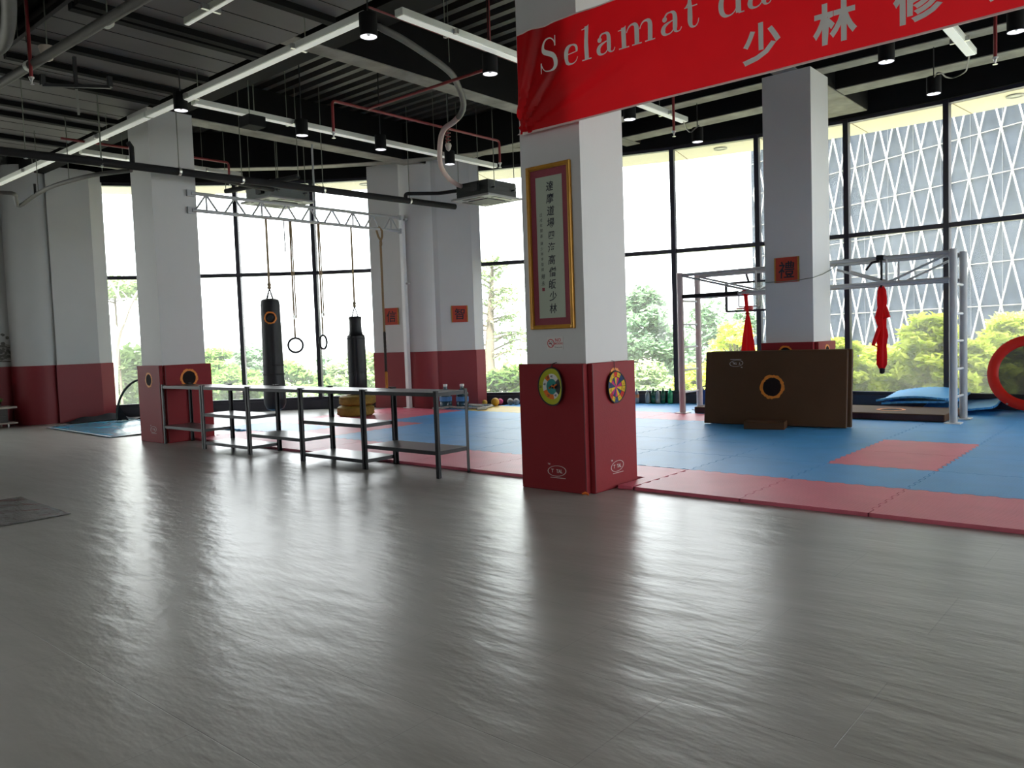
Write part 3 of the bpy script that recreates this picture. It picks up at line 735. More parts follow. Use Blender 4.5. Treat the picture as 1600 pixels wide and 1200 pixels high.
# dartboards of stiff cloth hanging on the pads
def dartboard(P, R, ex, curl, name_label, kind):
    r = empty('dartboard', P(0, 0), name_label, 'dartboard')
    def Q(x, y, k=0.0):                       # bulge and curl of the cloth disc
        return P(x * ex, y, .012 + .035 * curl * (x / R) ** 2 * (1 if x > 0 else .3) + k)
    def sector(mb, r0, r1, a0, a1, k, seg=8):
        vv = []
        for i in range(seg + 1):
            a = a0 + (a1 - a0) * i / seg
            for rr in (r0, r1): vv.append(Q(math.cos(a) * rr, math.sin(a) * rr, k))
        mb.add(vv, [(2 * i, 2 * i + 1, 2 * i + 3, 2 * i + 2) for i in range(seg)])
    b = MB(); vv = []; n = 64
    for i in range(n):
        a = 2 * PI * i / n
        for rr, k in ((R * .93, .004), (R, .004), (R, -.006), (R * .93, -.006)): vv.append(Q(math.cos(a) * rr, math.sin(a) * rr, k))
    b.add(vv, [(4 * i + s_, 4 * i + (s_ + 1) % 4, 4 * ((i + 1) % n) + (s_ + 1) % 4, 4 * ((i + 1) % n) + s_) for i in range(n) for s_ in range(4)])
    b.build('rim_binding', M_dblack, r)
    bk = MB(); sector(bk, .002, R * .95, 0, 2 * PI, -.004, 64); bk.build('backing', M_dblack, r)
    if kind == 'lime':
        m = MB(); sector(m, .6 * R, R * .94, 0, 2 * PI, .001, 64); m.build('outer_field', M_lime, r, label='lime outer field')
        cols = [(0, 1.05, M_dwhite), (1.05, 1.65, M_dwhite), (1.65, 2.2, M_dorange), (2.2, 3.25, M_dwhite), (3.25, 4.7, M_dorange), (4.7, 5.75, M_dwhite), (5.75, 6.75, M_dorange)]
        for a0, a1, mm in cols:
            q = MB(); sector(q, .34 * R, .66 * R, a0 + .25, a1 + .25, .002); q.build('score_field', mm, r)
        q = MB(); sector(q, .002, .40 * R, 0, 2 * PI, .003, 40); q.build('center_field', M_teal, r, label='teal centre')
        t = MB()
        for s_, a in (('40', 1.55), ('30', 2.05), ('40', 2.9), ('20', 3.15), ('20', 4.2), ('40', 5.3), ('20', 6.25)):
            rr = .53 * R if s_ != '20' or a == 4.2 else .8 * R
            put_text(t, s_, Q(math.cos(a) * rr, math.sin(a) * rr, .006), P(1, 0) - P(0, 0), (0, 0, 1), R * .17, .02, ex)
        t.build('score_numbers', M_ink, r)
        d = MB()
        for k, (x, y) in enumerate(((-.02, -.012), (.012, .006), (.04, .002), (.06, .012), (.075, .018), (.05, -.01))):
            d.lathe([(.0, -.011), (.011, 0), (.0, .011)], 8, Matrix.Translation(Q(x, y, .016)))
        d.build('sticky_ball_cluster', M_dorange, r, label='cluster of small orange and black balls')
        d = MB()
        for k, (x, y) in enumerate(((-.005, .0), (.026, -.008), (.033, .016), (.065, -.004))):
            d.lathe([(.0, -.010), (.012, 0), (.0, .012)], 8, Matrix.Translation(Q(x, y, .017)))
        d.build('sticky_ball_cluster', M_dblack, r)
    else:
        ring = [M_dyellow, M_dblue, M_dyellow, M_dred, M_dyellow, M_dyellow, M_dblue, M_dyellow, M_dred, M_dyellow, M_dblue, M_dyellow, M_dred, M_dyellow]
        inn = [M_dpink, M_dblue, M_dpink, M_dyellow, M_dblue, M_dpink, M_dblue, M_dyellow, M_dpink, M_dblue, M_dpink, M_dyellow, M_dblue, M_dyellow]
        for k in range(14):
            q = MB(); sector(q, .64 * R, .92 * R, 2 * PI * k / 14 + .05, 2 * PI * (k + 1) / 14 + .02, .002); q.build('score_field', ring[k], r)
            q = MB(); sector(q, .12 * R, .6 * R, 2 * PI * k / 14 + .05, 2 * PI * (k + 1) / 14 + .02, .002); q.build('score_field', inn[k], r)
        q = MB(); sector(q, .002, .12 * R, 0, 2 * PI, .003, 20); q.build('bullseye', M_dpink, r)
        t = MB()
        for k in range(14):
            a = 2 * PI * (k + .5) / 14; put_text(t, str((k * 5) % 14 + 6), Q(math.cos(a) * .78 * R, math.sin(a) * .78 * R, .006), P(1, 0) - P(0, 0), (0, 0, 1), R * .16, .02, ex)
        t.build('score_numbers', M_ink, r)
    return r, Q
Pd = frame_on((-1.575, -.436, .952), (1, 0, 0), (0, 0, 1))
dbr, Q = dartboard(Pd, .175, .86, 1.4, 'lime and orange felt dartboard hung on the front pad of the centre pillar', 'lime')
MB().tube([Q(0, .165, .0), Pd(.0, .185, .01), Pd(.0, .205, -.01), Pd(.035, .215, -.02)], .004, 6).build('hanging_loop', M_dblack, dbr)
Pd = frame_on((-1.186, -.02, .925), (0, 1, 0), (0, 0, 1))
dbr, Q = dartboard(Pd, .148, .92, .6, 'small yellow, red and navy felt dartboard on the right side pad of the centre pillar', 'navy')
MB().tube([Q(0, .14, .0), Pd(-.005, .18, .004), Pd(-.01, .235, .004), Pd(-.012, .238, -.02)], .003, 6).build('hanging_loop', M_dblack, dbr)

# orange scrap at the foot of the pad
sc = MB().tube([(-1.262, -.47, .012), (-1.24, -.455, .02), (-1.215, -.45, .012), (-1.20, -.46, .006)], [.008, .013, .01, .004], 8).build('plastic_clip', M_dorange)
tag(sc, 'tiny orange plastic scrap at the foot of the centre pillar', 'scrap')

# ------------------------------------------------------------------ banner
def banner():
    y0 = -.455; x0, x1, zb, zt = -1.85, 4.6, 3.23, 4.115
    r = empty('banner', ((x0 + x1) / 2, y0, zb), 'red cloth banner with pale lettering hung across the front of the centre pillar', 'banner')
    def D(x, z):            # folds pulled towards the left corners
        e = math.exp(-(x - x0) * 1.7); v = (z - zb) / (zt - zb)
        a = math.atan2(v + .02, (x - x0) + .05)
        return y0 + e * (.020 * math.sin(a * 17) + .012 * math.sin(a * 31 + 1)) + .006 * math.sin(x * 1.7) + .004 * math.sin(x * 5 + z * 4)
    def sheet(za, zb_, xa, xb, nx, nz, k=0.0):
        m = MB(); vv = [(xa + (xb - xa) * i / nx, 0, za + (zb_ - za) * j / nz) for j in range(nz + 1) for i in range(nx + 1)]
        vv = [(x, D(x, z) - k, z) for x, _, z in vv]
        m.add(vv, [(j * (nx + 1) + i, j * (nx + 1) + i + 1, (j + 1) * (nx + 1) + i + 1, (j + 1) * (nx + 1) + i) for j in range(nz) for i in range(nx)])
        return m
    sheet(zb, zt, x0, x1, 260, 28).build('banner_cloth', M_banner, r, smooth=True)
    sheet(zb - .004, zb + .012, x0, x1, 200, 1, .003).build('bottom_hem', M_hem, r, smooth=True)
    sheet(zt - .008, zt + .004, x0, x1, 200, 1, .003).build('top_hem', M_hem, r, smooth=True)
    t = MB()
    def T(pts): return [(x, D(x, z) - .0035, z) for x, z in pts]
    def cjk(c, cx, cz, h, bold):
        vv, ff = text_geo(c, bold); t.add(T([(cx + p.x * h, cz + p.y * h) for p in vv]), ff)
    for c, cx in (('少', .425), ('林', .94), ('修', 1.455), ('文', 1.98), ('化', 2.5)):
        cjk(c, cx, 3.455, .285, .028)
    # serif letters drawn as strokes of changing width; glyph unit = x-height
    X = .172; Z0 = 3.705
    def bez(p, n=14):
        out = []
        for i in range(n + 1):
            u = i / n; a, b, c, d = p
            out.append(tuple(a[k] * (1 - u) ** 3 + 3 * b[k] * u * (1 - u) ** 2 + 3 * c[k] * u * u * (1 - u) + d[k] * u ** 3 for k in range(len(a))))
        return out
    def stroke(segs, ox):      # segs: list of cubic control points (x, y, width)
        pts = []
        for s_ in segs:
            b = bez(s_); pts += b if not pts else b[1:]
        L_ = []; R_ = []
        for i, (x, y, wd) in enumerate(pts):
            a = pts[max(0, i - 1)]; b = pts[min(len(pts) - 1, i + 1)]
            dx, dy = b[0] - a[0], b[1] - a[1]; l = math.hypot(dx, dy) or 1
            nx, ny = -dy / l, dx / l
            L_.append((ox + (x + nx * wd / 2) * X, Z0 + (y + ny * wd / 2) * X)); R_.append((ox + (x - nx * wd / 2) * X, Z0 + (y - ny * wd / 2) * X))
        n = len(pts); t.add(T(L_ + R_), [(i, i + 1, n + i + 1, n + i) for i in range(n - 1)])
    def poly(p, ox): t.add(T([(ox + x * X, Z0 + y * X) for x, y in p]), [tuple(range(len(p)))])
    def line(a, b, wd, ox, wd2=None):
        stroke([((a[0], a[1], wd), (a[0] * .66 + b[0] * .34, a[1] * .66 + b[1] * .34, wd), (a[0] * .34 + b[0] * .66, a[1] * .34 + b[1] * .66, wd2 or wd), (b[0], b[1], wd2 or wd))], ox)
    TH_, TN = .24, .06
    def serif(x0_, x1_, y_, ox): poly([(x0_, y_), (x1_, y_), (x1_, y_ + .055), (x0_, y_ + .055)], ox)
    def dot(x, y, rr, ox): poly([(x + rr * math.cos(2 * PI * k / 16), y + rr * math.sin(2 * PI * k / 16)) for k in range(16)], ox)
    def g_S(ox):
        stroke([((.93, 1.25, .05), (.86, 1.62, .05), (.62, 1.66, .06), (.46, 1.66, .08)), ((.46, 1.66, .08), (.2, 1.66, .14), (.1, 1.48, .2), (.1, 1.3, .22)),
                ((.1, 1.3, .22), (.1, .85, .26), (.95, .98, .26), (.95, .44, .22)), ((.95, .44, .22), (.95, .2, .18), (.8, .03, .1), (.54, .03, .06)),
                ((.54, .03, .06), (.3, .03, .05), (.1, .16, .05), (.03, .5, .05))], ox)
        poly([(.89, 1.2), (.97, 1.2), (.97, 1.7), (.92, 1.7)], ox); poly([(-.01, 0), (.04, 0), (.07, .52), (-.01, .52)], ox)
    def g_e(ox):
        stroke([((.1, .58, .05), (.3, .58, .05), (.6, .58, .05), (.83, .58, .05))], ox)
        stroke([((.8, .57, .14), (.84, .85, .16), (.64, .98, .1), (.48, .98, .07)), ((.48, .98, .07), (.2, .98, .18), (.1, .74, .24), (.1, .5, .24)),
                ((.1, .5, .24), (.1, .2, .24), (.26, .03, .14), (.52, .03, .07)), ((.52, .03, .07), (.7, .03, .05), (.82, .12, .05), (.88, .3, .04))], ox)
    def stem(x, y0_, y1_, ox, top=True, bot=True):
        line((x, y0_), (x, y1_), TH_, ox)
        if bot: serif(x - .28, x + .28, y0_, ox)
        if top: poly([(x - .3, y1_ - .08), (x - .05, y1_ - .06), (x + .12, y1_ + .06), (x + .12, y1_ - .2), (x - .12, y1_ - .2), (x - .12, y1_ - .12), (x - .3, y1_ - .12)], ox)
    def g_l(ox): stem(.28, 0, 1.62, ox)
    def g_a(ox):
        stroke([((.16, .74, .1), (.2, .98, .1), (.34, .98, .07), (.44, .98, .07)), ((.44, .98, .07), (.66, .98, .16), (.68, .82, .22), (.68, .62, .23)), ((.68, .62, .23), (.68, .45, .23), (.68, .3, .23), (.68, .24, .22)),
                ((.68, .24, .22), (.68, .06, .14), (.78, .03, .06), (.86, .04, .05)), ((.86, .04, .05), (.92, .05, .05), (.98, .1, .05), (1.0, .2, .04))], ox)
        stroke([((.6, .6, .05), (.4, .54, .06), (.08, .5, .2), (.08, .25, .23)), ((.08, .25, .23), (.08, .08, .2), (.2, .03, .09), (.32, .03, .07)), ((.32, .03, .07), (.5, .03, .05), (.6, .16, .05), (.63, .26, .05))], ox)
        dot(.16, .72, .12, ox)
    def arch(x0_, x1_, ox):
        stroke([((x0_ + .1, .66, .05), (x0_ + .18, .9, .06), (x0_ + .3, .97, .08), (x0_ + .42, .97, .1)), ((x0_ + .42, .97, .1), (x1_, .97, .2), (x1_, .8, TH_), (x1_, .6, TH_))], ox)
        line((x1_, .62), (x1_, 0), TH_, ox); serif(x1_ - .26, x1_ + .26, 0, ox)
    def g_m(ox): stem(.28, 0, .96, ox); arch(.34, .98, ox); arch(1.04, 1.68, ox)
    def g_t(ox):
        stroke([((.32, 1.34, .1), (.32, 1.1, .2), (.32, .8, TH_), (.32, .4, TH_)), ((.32, .4, TH_), (.32, .1, .2), (.4, .03, .1), (.52, .03, .07)), ((.52, .03, .07), (.64, .03, .05), (.72, .14, .05), (.74, .34, .04))], ox)
        serif(.04, .68, .91, ox); poly([(.06, .93), (.2, .95), (.36, 1.36), (.26, 1.36), (.2, 1.1)], ox)
    def g_d(ox):
        stroke([((.82, .72, .05), (.74, .92, .06), (.6, .98, .07), (.48, .98, .07)), ((.48, .98, .07), (.2, .98, .2), (.11, .74, .24), (.11, .5, .24)),
                ((.11, .5, .24), (.11, .24, .24), (.2, .03, .18), (.46, .03, .07)), ((.46, .03, .07), (.62, .03, .05), (.76, .12, .05), (.82, .3, .05))], ox)
        stem(.9, .04, 1.62, ox, True, False); serif(.9, 1.16, 0.0, ox)
    def g_n(ox): stem(.28, 0, .96, ox); arch(.34, .98, ox)
    def g_g(ox):
        stroke([((.5, .98, .07), (.1, .98, .22), (.1, .42, .22), (.5, .42, .07)), ((.5, .42, .07), (.86, .42, .22), (.86, .98, .22), (.5, .98, .07))], ox)
        stroke([((.3, .42, .06), (.0, .2, .1), (.2, .14, .2), (.5, .12, .2)), ((.5, .12, .2), (1.1, .08, .2), (.9, -.42, .1), (.46, -.42, .07)), ((.46, -.42, .07), (.0, -.42, .1), (.0, -.1, .1), (.3, .02, .06))], ox)
    for f_, ox in ((g_S, -1.575), (g_e, -1.325), (g_l, -1.13), (g_a, -.975), (g_m, -.765), (g_a, -.375), (g_t, -.185), (g_d, .105), (g_a, .335), (g_t, .535), (g_a, .69), (g_n, .89), (g_g, 1.12)):
        f_(ox)
    t.build('banner_lettering', M_bannertext, r, label='pale grey lettering')
banner()

# ------------------------------------------------------------------ row of boltless shelves
def shelf_unit(x0, levels, label):
    L, y0, y1, H = 1.165, -.535, -.075, .88
    r = empty('storage_shelf', (x0 + L / 2, (y0 + y1) / 2, 0), label, 'shelf', 'black steel shelves standing end to end')
    for sx, sy in ((0, 0), (1, 0), (0, 1), (1, 1)):
        px = x0 if sx == 0 else x0 + L; py = y0 if sy == 0 else y1; dx = 1 if sx == 0 else -1; dy = 1 if sy == 0 else -1
        p = MB(); a = .038; t = .004
        p.box(min(px, px + dx * a), max(px, px + dx * a), min(py, py + dy * t), max(py, py + dy * t), 0.0, H)
        p.box(min(px, px + dx * t), max(px, px + dx * t), min(py, py + dy * a), max(py, py + dy * a), 0.0, H)
        p.build('post', M_shelfmetal, r)
        MB().box(min(px, px + dx * .042), max(px, px + dx * .042), min(py, py + dy * .042), max(py, py + dy * .042), H - .0, H + .012, ch=.004).build('post_cap', M_blackmetal, r)
    for z in levels:
        f = MB(); h = .038
        f.box(x0 + .006, x0 + L - .006, y0 + .005, y0 + .020, z - h, z); f.box(x0 + .006, x0 + L - .006, y1 - .020, y1 - .005, z - h, z)
        f.box(x0 + .005, x0 + .020, y0 + .02, y1 - .02, z - h, z); f.box(x0 + L - .020, x0 + L - .005, y0 + .02, y1 - .02, z - h, z)
        b = f.build('shelf_beam_frame', M_shelfmetal, r)
        MB().box(x0 + .012, x0 + L - .012, y0 + .012, y1 - .012, z - .012, z + .002).build('shelf_board', M_shelfboard, b)
    return r
sx0 = [-8.88, -7.70, -6.52, -5.34, -4.16]
two, three = (.872, .275), (.872, .50, .105)
for k, (x, lv, lb) in enumerate(zip(sx0, (two, three, two, three, two), (
        'two-level black steel shelf overlapping the red padded left pillar', 'three-level black steel shelf, the one nearer the left pillar',
        'two-level black steel shelf in the middle of the row, under the hanging bag', 'three-level black steel shelf in front of the yellow tyres', 'two-level black steel shelf at the open end of the row, blue mats behind'))):
    shelf_unit(x, lv, lb)

# ------------------------------------------------------------------ steel truss with hanging bags, rings and rope
TA = Vector((-8.935, .14, 0)); TB = Vector((-9.56, 4.93, 0))
def tp(s, z): return Vector((TA.x + (TB.x - TA.x) * s, TA.y + (TB.y - TA.y) * s, z))
def zt(s): return 3.80 + .14 * s
def zb(s): return 3.54 + .13 * s
tr = empty('steel_truss', (TA.x, TA.y, 3.5), 'white steel lattice girder from the left pillar to the white pole', 'truss')
MB().tube([tp(0, zt(0)), tp(1, zt(1))], .028, 10).build('top_chord', M_steelgrey, tr, smooth=True)
MB().tube([tp(0, zb(0)), tp(1, zb(1))], .028, 10).build('bottom_chord', M_steelgrey, tr, smooth=True)
n = 9
for k in range(n):
    s0, s1, s2 = k / n + .012, (k + .5) / n, (k + 1) / n - .012
    MB().tube([tp(s0, zb(s0)), tp(s1, zt(s1))], .016, 6).build('diagonal', M_steelgrey, tr)
    MB().tube([tp(s1, zt(s1)), tp(s2, zb(s2))], .016, 6).build('diagonal', M_steelgrey, tr)
    if k % 2 == 0: MB().tube([tp(s1, zb(s1)), tp(s1, zt(s1))], .015, 6).build('upright', M_steelgrey, tr)
for z in (zt(0), zb(0)): MB().box(-8.969, -8.93, .08, .20, z - .05, z + .05).build('end_plate', M_steelgrey, tr)
po = empty('support_pole', (TB.x, TB.y, TH), 'tall white square pole carrying the girder in front of the back column', 'pole')
TB2 = Vector((TB.x, TB.y, 0))
MB().box(TB.x - .045, TB.x + .045, TB.y + .02, TB.y + .11, TH, 4.0, ch=.006).build('post', M_steelwhite, po)
MB().box(TB.x - .1, TB.x + .1, TB.y - .03, TB.y + .11, TH, TH + .012).build('base_plate', M_steelwhite, po)
for z in (3.9, 2.6): MB().box(TB.x - .02, TB.x + .12, TB.y + .06, TB.y + .12, z - .02, z + .02).build('wall_bracket', M_steelgrey, po)
for z in (3.94, 3.67): MB().box(TB.x - .03, TB.x + .03, TB.y - .03, TB.y + .03, z - .05, z + .05).build('girder_clamp', M_steelgrey, po)

def hang(px): # position along the girder under a pixel of its lower chord
    q = onplane(px[0], px[1], TA, TB); return (q - TA).dot(TB - TA) / (TB - TA).length_squared
def bag(px, ztop, zbot, prof, label, em, sign):
    s = hang(px); c = tp(s, 0)
    r = empty('punching_bag', (c.x, c.y, zbot), label, 'punching bag', 'black bags hanging from the girder')
    M = Matrix.Translation((c.x, c.y, 0))
    b = MB().lathe(prof, 32, M); o = b.build('bag_body', M_leather, r, smooth=True)
    st = MB(); zb_ = zb(s)
    st.bar((c.x, c.y, ztop + .24), (c.x, c.y, zb_ + .02), .04, .008); so_ = st.build('hanging_strap', M_strap, r)
    k = MB(); k.lathe([(.0, ztop + .30), (.035, ztop + .26), (.025, ztop + .22), (.04, ztop + .19), (.0, ztop + .17)], 10, M, cap=False); k.build('knot', M_strap, so_)
    for dx, dy in ((1, .1), (-1, -.1), (.1, -1), (-.1, 1)):
        MB().bar((c.x, c.y, ztop + .19), (c.x + dx * prof[1][0] * .8, c.y + dy * prof[1][0] * .8, ztop - .02), .022, .006).build('corner_strap', M_darkstrap, r)
    for zz in em.get('bands', []):
        rr = max(p[0] for p in prof if True)
        MB().lathe([(zz[1] + .004, zz[0] - .012), (zz[1] + .006, zz[0]), (zz[1] + .004, zz[0] + .012)], 32, M, cap=False).build('tape_band', M_dblack, r)
    if 'ring' in em:
        z, rad, br = em['ring']
        dirc = Vector((CAM.x - c.x, CAM.y - c.y, 0)).normalized(); ang = math.atan2(dirc.y, dirc.x) - .05
        def P(x, y, k=0.0): return Vector((c.x + (br + k + .003) * math.cos(ang + x / br), c.y + (br + k + .003) * math.sin(ang + x / br), z + y))
        emblem(r, P, rad)
    return r, c
bag((415, 338), 2.20, .30, [(.0, 2.215), (.10, 2.21), (.145, 2.19), (.158, 2.12), (.165, 1.6), (.172, 1.0), (.175, .85), (.182, .8), (.186, .52), (.178, .42), (.14, .34), (.06, .305), (.0, .30)],
    'long black punching bag with an orange ring emblem, hanging by its strap', {'ring': (1.885, .105, .162), 'bands': [(.93, .172), (1.08, .170)]}, 1)
b2, cb2 = bag((548, 350), 1.92, .43, [(.0, 1.93), (.11, 1.92), (.125, 1.89), (.112, 1.84), (.118, 1.65), (.135, 1.58), (.168, 1.55), (.172, 1.4), (.176, .9), (.172, .85), (.176, .8), (.172, .5), (.14, .44), (.0, .43)],
    'shorter black punching bag with a narrow neck, hanging above the yellow tyres', {'bands': [(.86, .174), (1.5, .170)]}, 1)

# yellow tyres stacked under the second bag
tcx, tcy = -9.33, 3.42
def tire(z, dx, dy, label, r0=.345):
    R, hw = r0, .10
    prof = [(.19, -hw * .75), (.21, -hw * .95), (.27, -hw), (R - .04, -hw * .92), (R - .008, -hw * .7), (R, -hw * .3), (R, hw * .3), (R - .008, hw * .7), (R - .04, hw * .92), (.27, hw), (.21, hw * .95), (.19, hw * .75)]
    e = empty('tire', (tcx + dx, tcy + dy, z), label, 'tyre', 'yellow tyres under the hanging bag')
    m = MB(); M = Matrix.Translation((tcx + dx, tcy + dy, z + hw))
    m.lathe(prof + [prof[0]], 48, M, cap=False); m.build('tire_casing', M_tire, e, smooth=True)
    t = MB()
    for k in range(60):
        a = 2 * PI * k / 60; sl = .12 if k % 2 else -.12
        for zz in (-.045, .0, .045):
            ca, sa = math.cos(a), math.sin(a)
            bx = MB().box(R - .004, R + .007, -.011, .011, zz - .016, zz + .016)
            Rm = Matrix.Translation((tcx + dx, tcy + dy, z + hw)) @ Matrix.Rotation(a + (.05 if zz else 0), 4, 'Z')
            t.add([Rm @ v for v in bx.v], bx.f)
    t.build('tread', M_tire, e)
tire(TH, .0, .0, 'lower yellow painted tyre standing on the mats under the shorter bag')
tire(TH + .203, .04, .02, 'upper yellow painted tyre, touching the bottom of the shorter bag', .34)

# gymnastic rings, hook strap, climbing rope
def gring(px, pz, ang, label, wood_r=.125):
    s = hang(px); c = tp(s, 0); ctr = Vector((c.x, c.y, pz))
    r = empty('gymnastic_ring', (c.x, c.y, pz - .14), label, 'gym ring', 'gymnastic rings on straps')
    d = Vector((math.cos(ang), math.sin(ang), 0))
    MB().tube([ctr + d * (wood_r * math.cos(2 * PI * k / 40)) + Vector((0, 0, wood_r * math.sin(2 * PI * k / 40))) for k in range(40)], .019, 10, closed=True).build('ring', M_blackmetal, r, smooth=True)
    st = MB(); st.bar((c.x, c.y, pz + wood_r), (c.x, c.y, zb(s) + .02), .034, .005, up=(1, 0, 0)); st.build('strap', M_strap, r)
    st = MB(); st.bar((c.x + .02, c.y + .03, pz + wood_r + .35), (c.x + .015, c.y + .02, zb(s)), .024, .005, up=(1, 0, 0)); st.build('strap_tail', M_strap, r)
    MB().box(c.x - .014, c.x + .018, c.y - .014, c.y + .025, pz + wood_r + .33, pz + wood_r + .40).build('buckle', M_chrome, r)
va = math.atan2(CAM.y - 2.3, CAM.x + 9.2)
gring((452, 341), 1.41, va + PI / 2, 'round black gym ring facing the viewer, beside the long punching bag')
gring((496, 346), 1.45, va + PI / 2 + 1.02, 'black gym ring turned edgewise in front of the window bar')
s = hang((443, 340)); c = tp(s, 0)
hk = empty('strap_hook', (c.x, c.y, 3.1), 'short thin strap with a hook hanging near the first gym ring', 'hook')
MB().bar((c.x, c.y, 3.20), (c.x, c.y, zb(s) + .02), .018, .004, up=(1, 0, 0)).build('strap', M_darkstrap, hk)
MB().tube([(c.x, c.y, 3.22), (c.x + .02, c.y - .01, 3.18), (c.x + .01, c.y, 3.12), (c.x - .02, c.y + .01, 3.08), (c.x - .015, c.y + .01, 3.03)], .009, 8).build('hook', M_blackmetal, hk)
s = hang((592, 356)); c = tp(s, 0)
rp = empty('climbing_rope', (c.x, c.y, .42), 'thick knotted climbing rope hanging at the end of the girder', 'rope')
def braid(mb, x, y, z0, z1, r, turns):
    n_ = int((z1 - z0) / .012)
    for ph in (0, PI):
        mb.tube([(x + r * math.cos(ph + turns * 2 * PI * k / n_), y + r * math.sin(ph + turns * 2 * PI * k / n_), z0 + (z1 - z0) * k / n_) for k in range(n_ + 1)], r * .95, 6)
    return mb
braid(MB(), c.x + .03, c.y, 1.62, 3.42, .014, 30).build('rope_upper', M_rope, rp, smooth=True, label='tan twisted upper length')
braid(MB(), c.x + .03, c.y, .82, 1.62, .016, 14).build('rope_lower', M_ropeblack, rp, smooth=True, label='black bound lower length')
braid(MB(), c.x + .03, c.y, .42, .82, .017, 6).build('rope_end', M_ropeorange, rp, smooth=True, label='orange end')
kn = MB()
kn.tube([(c.x + .03, c.y, 3.40), (c.x + .05, c.y + .03, 3.5), (c.x + .03, c.y + .05, zb(s) - .03), (c.x, c.y, zb(s) + .045), (c.x - .02, c.y - .05, zb(s) - .02), (c.x + .02, c.y - .04, 3.5), (c.x + .045, c.y, 3.42), (c.x + .02, c.y + .03, 3.36), (c.x + .03, c.y, 3.30)], .022, 8)
kn.build('knot', M_rope, rp, smooth=True)

# ------------------------------------------------------------------ climbing frame (gym rack) around the right pillar
rk = empty('climbing_rack', (-1.7, 6.3, TH), 'white steel climbing frame with ladder ends behind the right pillar', 'climbing frame')
RX0, RX1, RY0, RY1, RH = -3.785, .325, 6.0, 6.62, 2.40
for x, m_, hh in ((RX0, M_steelpink, RH), (RX1, M_steelgrey, RH)):
    for y in (RY0, RY1):
        MB().tube([(x, y, TH), (x, y, hh)], .052, 16).build('post', m_, rk, smooth=True)
        MB().box(x - .1, x + .1, y - .1, y + .1, TH, TH + .012).build('foot_plate', M_steelwhite, rk)
    for z in (.38, .76, 1.15, 1.53, 1.93):
        MB().tube([(x, RY0, z), (x, RY1, z)], .018, 10).build('rung', M_steelwhite, rk, smooth=True)
for y in (RY0, RY1):
    MB().tube([(RX0, y, 2.36), (RX1, y, 2.36)], .026, 10).build('top_rail', M_steelgrey, rk, smooth=True)
    MB().tube([(RX0, y, 2.0), (RX1, y, 2.0)], .026, 10).build('lower_rail', M_steelgrey, rk, smooth=True)
    xs = [RX0, -2.45, -1.73, -.52, RX1]
    for x in (-2.45, -.52): MB().tube([(x, y, 2.0), (x, y, 2.36)], .016, 8).build('upright', M_steelgrey, rk)
    for a, b, za, zb_ in ((RX0, -2.45, 2.36, 2.0), (-2.45, -1.73, 2.0, 2.3), (-1.2, -.52, 2.24, 2.0), (-.52, RX1, 2.0, 2.36)):
        MB().tube([(a, y, za), (b, y, zb_)], .017, 8).build('brace', M_steelgrey, rk)
MB().tube([(RX0 + .05, RY0 - .0, 2.0), (-2.75, RY0, 2.0)], .034, 12).build('bar_wrap', M_darkstrap, rk, label='black wrapped bar end')
cdl = MB().tube([(-1.94, 5.14, 2.08), (-1.82, 5.12, 2.078), (-1.6, 5.118, 2.075), (-1.40, 5.12, 2.085), (-1.24, 5.13, 2.10), (-1.235, 5.5, 2.16), (-1.245, 5.9, 2.25), (-1.2, 6.0, 2.32)], .006, 6).build('cord', M_greyrod)
tag(cdl, 'thin grey cord tied round the right pillar to the climbing frame', 'cord')

# red silks tied on the frame
def silk(x, y, prof, label, knot_z):
    r = empty('aerial_silk', (x, y, prof[-1][0]), label, 'silk', 'red silks on the climbing frame')
    m = MB(); vv = []; n_ = 28; ff = []
    for j, (z, wd, cx) in enumerate(prof):
        for k in range(n_):
            a = 2 * PI * k / n_; rr = wd * (1 + .28 * math.sin(a * 5 + j * .35) * min(1, wd / .04))
            vv.append((x + cx + rr * math.cos(a), y + .45 * rr * math.sin(a), z))
    for j in range(len(prof) - 1):
        for k in range(n_): ff.append((j * n_ + k, j * n_ + (k + 1) % n_, (j + 1) * n_ + (k + 1) % n_, (j + 1) * n_ + k))
    m.add(vv, ff); m.build('silk_cloth', M_silk, r, smooth=True)
    return r
s1 = silk(-2.62, 6.05, [(2.03, .02, -.03), (1.97, .03, -.03), (1.80, .028, -.015), (1.66, .02, .0), (1.60, .032, 0), (1.45, .055, 0), (1.2, .085, .0), (.98, .105, .01), (.85, .11, .02), (.70, .08, .02), (.58, .03, .03)], 'red silk bundle hanging at the left of the right pillar, wide at the bottom', 1.66)
MB().lathe([(.0, 1.69), (.03, 1.68), (.035, 1.665), (.03, 1.65), (0, 1.64)], 12, Matrix.Translation((-2.62, 6.05, 0)), cap=False).build('knot', M_silk, s1)
MB().box(-2.69, -2.61, 5.985, 6.115, 1.965, 2.04, ch=.01).build('tie_loop', M_silk, s1)
s2 = silk(-.60, 6.05, [(1.96, .03, 0), (1.9, .05, 0), (1.78, .06, .0), (1.65, .055, 0), (1.52, .07, -.02), (1.38, .05, 0), (1.25, .08, -.01), (1.18, .06, .0), (1.1, .055, 0), (.95, .06, 0), (.84, .06, 0), (.77, .03, 0)], 'red silk twisted into a long bundle right of the right pillar', 1.3)
MB().bar((-.60, 6.05, 1.94), (-.59, 6.02, 2.40), .05, .02).build('black_strap', M_darkstrap, s2)
MB().tube([(-.60, 5.97, 2.32), (-.70, 5.95, 2.30), (-.78, 5.95, 2.2)], .016, 6).build('strap_tail', M_darkstrap, s2)
MB().box(-.65, -.55, 5.965, 6.125, 2.33, 2.40, ch=.01).build('strap_loop', M_darkstrap, s2)
